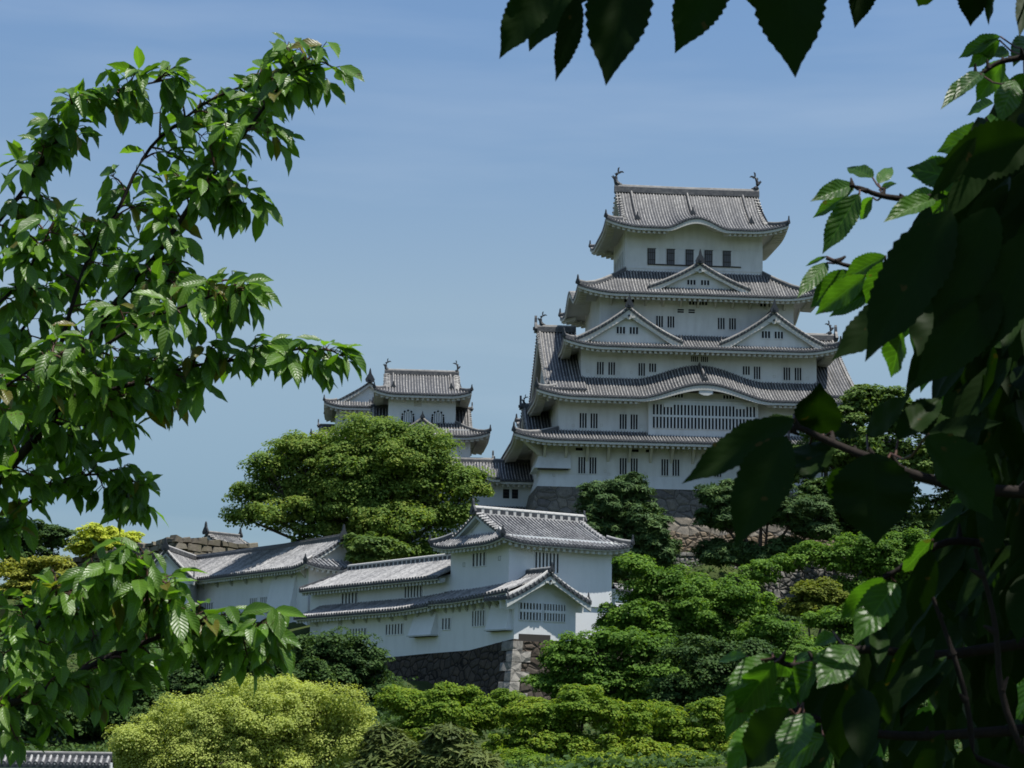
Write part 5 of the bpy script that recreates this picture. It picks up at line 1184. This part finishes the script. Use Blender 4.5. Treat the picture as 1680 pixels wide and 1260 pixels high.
def leaf_template(nt, ns, teeth=0):
    t = np.linspace(0, 1, nt); w = np.sin(np.pi * t ** 0.8) ** 0.85
    k = np.clip((t - 0.72) / 0.28, 0, 1); w = w * (1 - 0.45 * k * k * (3 - 2 * k)); w[0] = 0.03; w[-1] = 0.0
    if teeth: w = w * (1 + 0.055 * np.where(np.arange(nt) % 2 == 0, 1, -0.6)); w[-1] = 0
    s = np.linspace(-1, 1, ns); Tt, Sg = np.meshgrid(t, s, indexing='ij'); Ww = np.repeat(w[:, None], ns, 1)
    F = [(i * ns + j, i * ns + j + 1, (i + 1) * ns + j + 1, (i + 1) * ns + j) for i in range(nt - 1) for j in range(ns - 1)]
    return Tt, Sg, Ww, np.array(F, np.int32)
LT_LO, LT_HI = leaf_template(9, 5), leaf_template(33, 7, 1)
def build_leaves(name, B, T, Nn, Wd, fold, curl, mats, parent, tpl=LT_LO, wave=None):
    """curved, folded leaf blades from base B to tip T with face normal Nn and full width Wd"""
    Tt, Sg, Ww, F = tpl; n = len(B); B, T, Nn = map(np.asarray, (B, T, Nn)); D = T - B; L = np.linalg.norm(D, axis=1, keepdims=True); D = D / L
    Nn = unit(Nn - D * (Nn * D).sum(1, keepdims=True)); S = np.cross(D, Nn)
    t, s, w = Tt.ravel(), Sg.ravel(), Ww.ravel(); fold = np.asarray(fold)[:, None]; curl = np.asarray(curl)[:, None]; hw = np.asarray(Wd)[:, None] * 0.5
    off = s * w; lat = hw * off * np.cos(fold)
    h = hw * np.abs(off) * np.sin(fold) + L * curl * (t - t * t) * 1.0 + (hw * 0.10 * np.sin(t * 17 + s * 2 + np.arange(n)[:, None]) * np.abs(off))
    V = B[:, None] + D[:, None] * (L * t)[..., None] + S[:, None] * lat[..., None] + Nn[:, None] * h[..., None]
    m = len(t); faces = (F[None] + (np.arange(n) * m)[:, None, None]).reshape(-1, 4)
    me = bpy.data.meshes.new(name); me.vertices.add(n * m); me.vertices.foreach_set('co', np.ascontiguousarray(V, np.float32).ravel())
    k = len(faces); me.loops.add(k * 4); me.loops.foreach_set('vertex_index', np.ascontiguousarray(faces.ravel(), np.int32))
    me.polygons.add(k); me.polygons.foreach_set('loop_start', np.arange(0, k * 4, 4, dtype=np.int32))
    try: me.polygons.foreach_set('loop_total', np.full(k, 4, np.int32))
    except Exception: pass
    me.polygons.foreach_set('use_smooth', np.ones(k, bool))
    uvl = me.uv_layers.new(name='UVMap'); uv = np.stack([s * 0.5 + 0.5, t], 1); uvl.data.foreach_set('uv', np.ascontiguousarray(uv[(faces % m).ravel()], np.float32).ravel())
    for q in (mats if isinstance(mats, (list, tuple)) else [mats]): me.materials.append(q)
    me.update(calc_edges=True)
    o = bpy.data.objects.new(name, me); COL.objects.link(o)
    if parent: o.parent = parent
    return o
def resample(path, step):
    P = [np.asarray(p, float) for p in path]; out = [P[0]]
    for a, b in zip(P[:-1], P[1:]):
        n = max(1, int(np.linalg.norm(b - a) / step)); out += [lerp(a, b, (i + 1) / n) for i in range(n)]
    return np.array(out)
def smooth(P, it=2):
    P = np.array(P, float)
    for _ in range(it):
        Q = [P[0]]
        for a, b in zip(P[:-1], P[1:]): Q += [lerp(a, b, 0.25), lerp(a, b, 0.75)]
        P = np.array(Q + [P[-1]])
    return P
def leafy_branch(parent, path, r0, r1, rng, tw_step, tw_len, leafm, L=0.085, droop=0.75, start=0.0, dens=1.0, side_bias=(0, 0, 0.25), name='branch'):
    """a branch with side twigs, every twig carrying alternate drooping leaves; returns nothing"""
    P = smooth(path); mb = MB(); mb.tube(P, list(np.linspace(r0, r1, len(P))), 7)
    B, T, Nn, Wd = [], [], [], []; R = resample(P, tw_step); n = len(R)
    def add_leaf(p, out, big=1.0):
        d = unit(out * 0.75 + rng.normal(size=3) * 0.45 + np.array([0, 0, -droop * rng.uniform(0.5, 1.5)]))
        l = L * big * rng.uniform(0.7, 1.2); pet = 0.018 * rng.uniform(0.7, 1.3); b = p + unit(out + rng.normal(size=3) * 0.3) * pet
        mb.tube([p, b], 0.0011, 3, 1, caps=False)
        B.append(b); T.append(b + d * l); Nn.append(np.array([0.2, -0.7, 0.85]) + rng.normal(size=3) * 0.42 + out * 0.2); Wd.append(l * rng.uniform(0.38, 0.49))
    for i in range(int(start * n), n):
        t = R[min(i + 1, n - 1)] - R[max(i - 1, 0)]; t = unit(t); f = i / max(1, n - 1)
        k = 1 if rng.uniform() < dens else 0
        if i == n - 1: k = 1
        for _ in range(k):
            d = unit(rng.normal(size=3)); d = unit(d - t * d.dot(t) * 0.6 + t * 0.55 + np.array(side_bias)); d[1] *= 0.7
            if i == n - 1: d = t
            ln = tw_len * rng.uniform(0.5, 1.3) * (1 - 0.35 * f); tip = R[i] + d * ln + np.array([0, 0, -0.15 * ln])
            Q = smooth([R[i], R[i] + d * ln * 0.5 + [0, 0, 0.05 * ln], tip], 1); mb.tube(Q, list(np.linspace(0.0032, 0.0014, len(Q))), 5, 1)
            sgn = 1
            for q in resample(Q, 0.026)[1:]:
                o = unit(np.cross(d, rng.normal(size=3)) * 0.8 + d * 0.55); add_leaf(q, o * sgn if rng.uniform() < 0.5 else o); sgn = -sgn
            for _ in range(3): add_leaf(tip, unit(d + rng.normal(size=3) * 0.5), rng.uniform(0.55, 1.05))
    o = mb.build(name, [M_BARKC, M_TWIG], parent, smooth=True)
    lf = build_leaves('leaves', B, T, Nn, Wd, rng.uniform(0.15, 0.6, len(B)), rng.uniform(0.02, 0.28, len(B)), leafm, o)
    return len(B)
def pxpath(pts, Y, dy=0.0): return [at(x, y, Y + dy * i / max(1, len(pts) - 1)) for i, (x, y) in enumerate(pts)]

def near_tree():
    rng = np.random.default_rng(3); Y = 4.5
    base = np.array([-2.35, 4.9, ground_z(-2.35, 4.9)])
    R = empty('cherry_tree', base, 0, 'sunlit cherry tree reaching in with glossy drooping leaves against the open sky', 'cherry tree')
    rel = lambda pts: [np.asarray(p) - base for p in pts]
    mb = MB(); mb.tube([(0, 0, -0.2), (0.02, 0, 0.1), (0.1, 0, 1.0), (0.16, -0.1, 1.75), (0.2, -0.15, 2.4)], [0.17, 0.14, 0.11, 0.085, 0.05], 10)
    fork = np.array([0.16, -0.1, 1.7]); fork2 = np.array([0.19, -0.12, 2.2]); fork3 = np.array([0.12, -0.03, 1.2])
    mb.build('trunk', M_BARKC, R, smooth=True)
    tot = 0
    spec = [  # path in the photo, fork, depth offset, twig step, twig length, start radius, density
        ([(-60, 860), (0, 784), (48, 731), (90, 684), (104, 652), (137, 573), (175, 512), (218, 466), (244, 436), (277, 390), (300, 355), (330, 309), (366, 263), (411, 207), (450, 152), (485, 118), (505, 98)], fork, 0.0, 0.034, 0.10, 0.016, 0.95),
        ([(-50, 420), (0, 360), (46, 304), (76, 253), (102, 222), (122, 177), (157, 156), (203, 145), (264, 133)], fork2, 0.15, 0.042, 0.075, 0.009, 0.95),
        ([(104, 652), (180, 640), (250, 622), (305, 601), (386, 591), (457, 578), (505, 570), (530, 574)], None, -0.1, 0.040, 0.060, 0.007, 0.85),
        ([(-40, 1172), (0, 1160), (67, 1136), (119, 1110), (181, 1074), (248, 1050), (305, 1027), (360, 1020), (395, 1022), (420, 1036)], fork3, -0.2, 0.032, 0.095, 0.013, 1.0),
        ([(-40, 910), (0, 870), (40, 830), (90, 790), (140, 778), (190, 778), (212, 800)], fork, 0.1, 0.05, 0.07, 0.006, 0.9),
        ([(-30, 1100), (10, 1075), (57, 1036), (90, 985), (114, 955), (157, 946), (200, 948), (240, 960), (262, 985)], fork3, -0.15, 0.032, 0.10, 0.008, 1.0),
        ([(140, 948), (195, 928), (240, 930), (262, 955), (278, 985)], None, -0.25, 0.045, 0.06, 0.004, 0.9),
        ([(60, 720), (100, 560), (147, 410), (188, 360), (239, 243), (300, 197), (340, 165), (400, 140), (440, 130)], None, 0.2, 0.045, 0.095, 0.008, 0.95),
        ([(-40, 620), (20, 560), (70, 500), (120, 440), (150, 400)], fork2, 0.25, 0.05, 0.10, 0.007, 1.0),
        ([(120, 610), (180, 560), (250, 520), (310, 500), (360, 480), (385, 478)], None, -0.15, 0.045, 0.06, 0.006, 0.8),
        ([(-40, 760), (20, 720), (80, 640), (160, 600), (220, 590)], fork, 0.3, 0.05, 0.11, 0.007, 1.0),
        ([(-40, 660), (0, 640), (60, 600), (100, 580)], fork2, -0.2, 0.05, 0.10, 0.006, 0.9),
        ([(240, 436), (270, 460), (310, 470), (360, 462)], None, -0.05, 0.05, 0.06, 0.004, 0.7),
        ([(330, 309), (370, 310), (400, 320)], None, 0.0, 0.05, 0.05, 0.004, 0.8),
        ([(-30, 520), (30, 470), (60, 420), (80, 380)], fork2, -0.1, 0.05, 0.08, 0.006, 0.9),
        ([(-30, 1010), (40, 990), (90, 1000), (150, 1020), (220, 1030)], fork3, 0.2, 0.045, 0.09, 0.007, 0.9),
        ([(80, 690), (120, 700), (170, 690), (220, 660), (270, 640)], None, 0.15, 0.045, 0.07, 0.006, 0.9),
    ]
    for pts, fk, dy, st, tl, r0, de in spec:
        path = rel(pxpath(pts, Y + dy))
        if fk is not None: path = [fk] + path
        tot += leafy_branch(R, path, r0 * 0.75, 0.002, rng, st * 1.12, tl * 0.8, M_CHERRY, L=0.070, droop=0.95, side_bias=(0, 0, -0.02), start=(0.0 if fk is None else 0.12), dens=de)
    return tot
NL = near_tree()

HERO = [  # photo position of leaf base and tip, apparent width in photo pixels, depth
    # hanging into the top of the frame
    (905, -45, 819, 97, 72, 1.9), (940, -60, 868, 85, 92, 2.0), (948, -5, 911, 134, 44, 1.95), (1038, -90, 994, 141, 114, 1.8), (1185, -75, 1107, 88, 88, 1.9), (1285, -110, 1305, 128, 126, 1.75),
    (1425, -70, 1402, 47, 54, 2.0), (1352, -40, 1345, 14, 34, 2.0), (1604, -60, 1592, 44, 54, 2.0), (1636, -40, 1622, 42, 34, 2.0), (1530, -30, 1506, 11, 34, 2.1), (1692, -30, 1672, 62, 34, 2.0), (1120, -70, 1150, 5, 70, 2.05), (1000, -80, 945, 12, 70, 2.1), (1230, -80, 1236, 12, 60, 2.1),
    # small spray below the top corner
    (1641, 60, 1572, 96, 32, 2.6), (1640, 66, 1588, 112, 34, 2.6), (1611, 119, 1565, 165, 30, 2.5), (1602, 124, 1543, 180, 30, 2.5), (1648, 98, 1601, 168, 42, 2.5), (1665, 132, 1638, 202, 44, 2.4), (1655, 92, 1600, 80, 34, 2.6), (1680, 120, 1655, 160, 30, 2.5), (1690, 60, 1662, 110, 40, 2.6),
    (1618, 192, 1648, 216, 24, 2.4), (1618, 212, 1536, 250, 46, 2.2), (1690, 225, 1536, 272, 96, 1.9), (1600, 300, 1487, 275, 60, 2.1),
    # pale spray reaching towards the keep roof
    (1432, 292, 1389, 275, 32, 2.4), (1441, 301, 1464, 274, 24, 2.4), (1443, 311, 1472, 301, 15, 2.4), (1400, 304, 1329, 331, 34, 2.4), (1398, 312, 1333, 358, 28, 2.4), (1409, 318, 1349, 417, 46, 2.3), (1432, 324, 1411, 361, 26, 2.4), (1533, 327, 1449, 365, 40, 2.3), (1537, 322, 1487, 322, 28, 2.4), (1562, 268, 1494, 290, 42, 2.3), (1560, 312, 1530, 357, 36, 2.3),
    (1356, 421, 1321, 437, 9, 2.3), (1357, 431, 1308, 489, 30, 2.3), (1392, 444, 1329, 506, 42, 2.25), (1453, 420, 1383, 460, 40, 2.2), (1420, 452, 1337, 517, 42, 2.2), (1424, 466, 1396, 507, 30, 2.2), (1462, 428, 1420, 500, 44, 2.15), (1440, 470, 1360, 520, 34, 2.2),
    # large dark leaves
    (1560, 345, 1419, 594, 112, 1.75), (1503, 478, 1364, 592, 72, 1.9), (1482, 535, 1462, 620, 56, 1.9), (1630, 340, 1530, 545, 92, 1.75), (1640, 480, 1497, 640, 88, 1.75), (1560, 470, 1505, 585, 90, 1.9), (1690, 380, 1610, 590, 90, 1.75),
    (1303, 688, 1118, 794, 68, 1.8), (1290, 716, 1206, 900, 92, 1.75), (1338, 712, 1345, 627, 80, 1.9), (1345, 696, 1412, 716, 32, 2.0), (1422, 714, 1494, 648, 48, 1.95), (1473, 722, 1546, 651, 52, 1.9), (1523, 711, 1646, 693, 42, 1.85), (1328, 727, 1332, 790, 84, 1.9), (1430, 743, 1437, 895, 134, 1.7), (1519, 716, 1630, 856, 112, 1.7), (1407, 760, 1372, 830, 66, 1.85), (1240, 720, 1300, 682, 40, 1.9), (1560, 730, 1500, 670, 60, 1.9),
    # lit sprays lower down
    (1530, 885, 1478, 941, 32, 1.9), (1452, 948, 1378, 1016, 44, 2.0), (1470, 955, 1400, 1060, 60, 1.95), (1370, 1042, 1333, 1062, 26, 2.1), (1271, 1087, 1206, 1172, 58, 1.95), (1267, 1071, 1306, 1112, 46, 2.0), (1306, 1076, 1366, 1097, 28, 2.0), (1224, 1077, 1178, 1085, 22, 2.0), (1270, 1076, 1186, 1140, 44, 2.0), (1268, 1153, 1222, 1183, 38, 2.0), (1296, 1164, 1225, 1262, 76, 1.85),
    (1352, 1208, 1267, 1268, 52, 1.9), (1310, 1120, 1255, 1190, 50, 2.0), (1345, 1090, 1290, 1160, 56, 1.95), (1240, 1085, 1190, 1215, 50, 2.0), (1400, 1060, 1340, 1130, 60, 1.9), (1320, 1170, 1290, 1260, 60, 1.85), (1250, 1190, 1190, 1275, 54, 1.95),
]
def overhanging_tree():
    rng = np.random.default_rng(9)
    base = np.array([1.9, 1.6, ground_z(1.9, 1.6)])
    R = empty('cherry_tree', base, 0, 'shaded cherry tree overhead whose large dark leaves frame the keep', 'cherry tree')
    mb = MB(); mb.tube([(0, 0, -0.2), (0, 0, 0.1), (-0.02, 0, 1.2), (-0.1, 0.02, 2.2), (-0.2, 0.05, 3.2), (-0.4, 0.1, 4.2)], [0.22, 0.18, 0.14, 0.12, 0.09, 0.05], 10)
    mb.build('trunk', M_BARKC, R, smooth=True)
    rel = lambda p: np.asarray(p) - base
    def bough(pts, Y, r0, r1, fork, name='branch'):
        m = MB(); P = smooth([np.array(fork)] + [rel(at(x, y, Y)) for x, y in pts]); m.tube(P, list(np.linspace(r0, r1, len(P))), 7)
        for i in range(4, len(P) - 1, 3):       # bud knots
            m.tube([P[i], P[i] + rng.normal(size=3) * 0.006 + [0, 0, 0.006]], [0.004, 0.001], 5, 0)
        return m.build(name, [M_BARKC, M_TWIG], R, smooth=True)
    boughs = [bough([(1760, -60), (1600, -75), (1400, -95), (1280, -100), (1180, -85), (1030, -85), (900, -50)], 1.9, 0.012, 0.003, (-0.05, 0, 2.3)),
              bough([(1760, 60), (1680, 95), (1640, 100), (1612, 120), (1600, 128)], 2.5, 0.006, 0.0015, (-0.1, 0.02, 2.2)),
              bough([(1760, 250), (1640, 272), (1580, 300), (1530, 326), (1490, 328), (1440, 321), (1412, 308), (1398, 306)], 2.35, 0.008, 0.0015, (-0.08, 0.02, 2.0)),
              bough([(1760, 460), (1650, 440), (1560, 430), (1500, 430), (1455, 440), (1400, 440), (1355, 424)], 2.25, 0.008, 0.0015, (-0.06, 0.02, 1.9)),
              bough([(1780, 815), (1680, 808), (1600, 803), (1500, 782), (1440, 755), (1400, 742), (1345, 718), (1310, 700), (1290, 704)], 1.85, 0.007, 0.0022, (-0.03, 0.01, 1.7)),
              bough([(1780, 900), (1660, 905), (1560, 880), (1500, 920), (1450, 948)], 1.95, 0.006, 0.002, (-0.02, 0.01, 1.6)),
              bough([(1780, 1040), (1650, 1060), (1520, 1080), (1420, 1060), (1340, 1085), (1300, 1095), (1268, 1080)], 1.98, 0.007, 0.002, (-0.02, 0.0, 1.5)),
              bough([(1780, 1190), (1640, 1200), (1500, 1210), (1400, 1200), (1340, 1180), (1300, 1165)], 1.95, 0.007, 0.002, (0, 0, 1.4)),
              bough([(1700, 1280), (1640, 1150), (1635, 1020), (1600, 900)], 1.8, 0.004, 0.002, (-0.02, 0, 1.35)),
              bough([(1600, 1290), (1590, 1160), (1560, 1060), (1530, 980)], 1.85, 0.0035, 0.0018, (-0.02, 0, 1.3))]
    grp = [[] for _ in boughs]; cent = [[] for _ in boughs]
    lines = [[(905, -45), (1040, -90), (1285, -110), (1425, -70), (1604, -60)], [(1641, 70), (1611, 119)], [(1432, 300), (1533, 326), (1400, 306), (1620, 250)], [(1357, 425), (1424, 450), (1500, 450), (1590, 440)], [(1303, 690), (1422, 730), (1520, 714)], [(1530, 885), (1452, 948)], [(1270, 1080), (1345, 1085), (1400, 1060)], [(1296, 1164), (1352, 1208)], [], []]
    for h in HERO:
        d = [min([(h[0] - x) ** 2 + (h[1] - y) ** 2 for x, y in l] or [1e12]) for l in lines]; grp[int(np.argmin(d))].append(h)
    # the mass of leaves filling the side of the frame
    fills = [[] for _ in boughs]
    poly = [(180, 1640), (230, 1580), (300, 1560), (380, 1540), (460, 1500), (560, 1520), (650, 1560), (720, 1570), (800, 1600), (850, 1560), (900, 1540), (960, 1480), (1010, 1440), (1060, 1400), (1110, 1370), (1180, 1330), (1260, 1290), (1320, 1270)]
    ys = [p[0] for p in poly]; xs = [p[1] for p in poly]
    for i in range(620):
        py = rng.uniform(190, 1330); x0 = np.interp(py, ys, xs); px = x0 + (1790 - x0) * rng.uniform(0, 1) ** 0.9
        ang = rng.normal(-0.35, 0.7); ln = rng.uniform(80, 165); Y = rng.uniform(1.8, 2.7)
        h = (px + 20, py - ln * 0.4, px - ln * 0.55 * math.sin(ang + 0.5), py + ln * 0.6 * math.cos(ang), ln * rng.uniform(0.30, 0.44), Y)
        k = int(np.interp(py, [190, 300, 440, 620, 840, 960, 1100, 1250], [1, 2, 3, 4, 5, 6, 7, 7.4])); fills[k].append(h)
    LIT = [rel(at(px, py, Y)) for px, py, Y in ((1600, 110, 2.5), (1570, 150, 2.5), (1640, 170, 2.45), (1350, 300, 2.4), (1400, 330, 2.4), (1370, 380, 2.35), (1450, 290, 2.4), (1500, 340, 2.3), (1340, 460, 2.25), (1380, 480, 2.2), (1420, 470, 2.2), 
                                                 (1205, 1090, 2.0), (1230, 1130, 2.0), (1290, 1090, 2.0), (1250, 1165, 2.0), (1330, 1085, 2.0), (1420, 980, 2.0), (1440, 1000, 1.97), (1500, 915, 1.9), (1260, 1220, 1.9))]
    def shades(p, r):      # does this leaf stand between the sun and a sunlit spray?
        for q in LIT:
            v = p - q; k = v.dot(sdir)
            if k > 0.05 and np.linalg.norm(v - sdir * k) < r: return True
        return False
    sunny = [[] for _ in boughs]     # farther sprays, beyond the overhead shade
    for i in range(210):
        py = rng.uniform(150, 1300); x0 = np.interp(py, ys, xs) - 10; px = x0 + (1720 - x0) * rng.uniform(0, 1); ln = rng.uniform(65, 105); ang = rng.normal(-0.2, 0.8)
        k = int(np.interp(py, [150, 300, 440, 620, 840, 960, 1100, 1250], [1, 2, 3, 4, 5, 6, 7, 7.4])); sunny[k].append((px + 12, py - ln * 0.4, px - ln * 0.55 * math.sin(ang + 0.4), py + ln * 0.6 * math.cos(ang), ln * rng.uniform(0.38, 0.5), rng.uniform(2.95, 3.7)))
    def place(hs, par, tpl, exact, leafm=None):
        if not exact: hs = [h for h in hs if not shades(rel(at((h[0] + h[2]) / 2, (h[1] + h[3]) / 2, h[5])), 0.04)]
        if not hs: return
        B, T, Nn, Wd, fo, cu = [], [], [], [], [], []; tw = MB()
        for (bx, by, tx, ty, wpx, Y) in hs:
            b, t = at(bx, by, Y), at(tx, ty, Y); pl = np.linalg.norm(t - b)
            if pl < 0.075: t = at(tx, ty, Y + (1 if rng.uniform() < 0.6 else -1) * min(0.05, math.sqrt(0.08 ** 2 - pl ** 2)))
            d = unit(t - b); v = unit(CAM - b); side = np.cross(d, v)
            nrm_ = unit(v + side * rng.normal() * (0.25 if exact else 0.8) + np.array([0, 0, 0.35 if exact else 0.5]))
            fld = rng.uniform(0.1, 0.45)
            B.append(rel(b)); T.append(rel(t)); Nn.append(nrm_); Wd.append(wpx * Y / F_PX / math.cos(fld)); fo.append(fld); cu.append(rng.uniform(-0.02, 0.16))
        return build_leaves('leaves', B, T, Nn, Wd, fo, cu, leafm or M_CHERRYD, par, tpl)
    for k, par in enumerate(boughs):
        lit = [h for h in grp[k] if k in (1, 2, 3, 5, 6, 7) and h[4] < 62]; place(lit, par, LT_HI, True, M_CHERRYL); place([h for h in grp[k] if h not in lit], par, LT_HI, True); place(fills[k], par, LT_LO, False); place(sunny[k], par, LT_LO, False, M_CHERRYL)  # sunlit sprays take the lit leaf tone, the others the shaded one
    # petioles of the front leaves
    for k, par in enumerate(boughs):
        if not grp[k]: continue
        m = MB(); me = par.data; vs = np.array([v.co[:] for v in me.vertices])
        for (bx, by, tx, ty, wpx, Y) in grp[k]:
            b = rel(at(bx, by, Y)); d = np.linalg.norm(vs - b, axis=1); j = int(d.argmin())
            if d[j] < 0.25: m.tube(smooth([vs[j], lerp(vs[j], b, 0.5) + [0, 0, -0.1 * d[j]], b], 1), 0.0012, 5)
        if m.V: m.build('leaf_stalks', M_TWIG, par, smooth=True)
    # unseen crown added overhead and behind the viewer to shade the front leaves
    bw = []
    def shade_canopy(n, lo, hi, seed):
        r = np.random.default_rng(seed); C = r.uniform(lo, hi, (n, 3)); d = unit(r.normal(size=(n, 3)) + [0, 0, -0.6]); l = r.uniform(0.08, 0.13, n)
        Nn = unit(r.normal(size=(n, 3)) * 0.6 + [0, 0, 1.0]); return C - base, C + d * l[:, None] - base, Nn, l * 0.5
    par = None
    for q, (f, e) in enumerate([((-0.4, 0.1, 4.2), (1.2, 1.0, 4.6)), ((-0.2, 0.05, 3.2), (0.6, 0.8, 3.5)), ((-0.1, 0.02, 2.4), (0.9, -0.8, 3.2)), ((0, 0, 2.0), (1.5, -2.0, 2.4))]):
        m = MB(); P = smooth([f, lerp(np.array(f), rel(e), 0.5) + [0, 0, 0.12], rel(e)]); m.tube(P, list(np.linspace(0.04, 0.008, len(P))), 7); par = m.build('branch', [M_BARKC], R, smooth=True)
        box = [((0.15, -0.6, 3.1), (2.6, 2.6, 4.6), 2600), ((0.35, 0.9, 2.7), (2.4, 2.5, 3.5), 2600), ((-0.6, -1.8, 2.6), (2.6, -0.4, 4.4), 1500), ((-1.2, -3.4, 0.2), (3.2, -1.6, 4.6), 2600)][q]
        b, t, nn, w = shade_canopy(box[2], box[0], box[1], 40 + q)
        ok = np.array([not shades((b[i] + t[i]) / 2, 0.065) for i in range(len(b))]); b, t, nn, w = b[ok], t[ok], nn[ok], w[ok]  # leaves dropped to open sun gaps over the lit sprays
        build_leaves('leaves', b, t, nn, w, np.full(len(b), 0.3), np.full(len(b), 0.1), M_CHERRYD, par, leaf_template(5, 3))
overhanging_tree()

GROUPS = {'maple_tree': 'maples on the castle slope', 'pine_tree': 'pines on the castle slope', 'broadleaf_tree': 'broadleaf trees on the castle slope',
          'plaster_wall': 'low tiled plaster walls', 'cherry_tree': 'cherry trees framing the view', 'stone_base': 'stone bases of the castle buildings'}
for o in COL.objects:
    if o.parent is None and o.name.split('.')[0] in GROUPS: o['group'] = GROUPS[o.name.split('.')[0]]
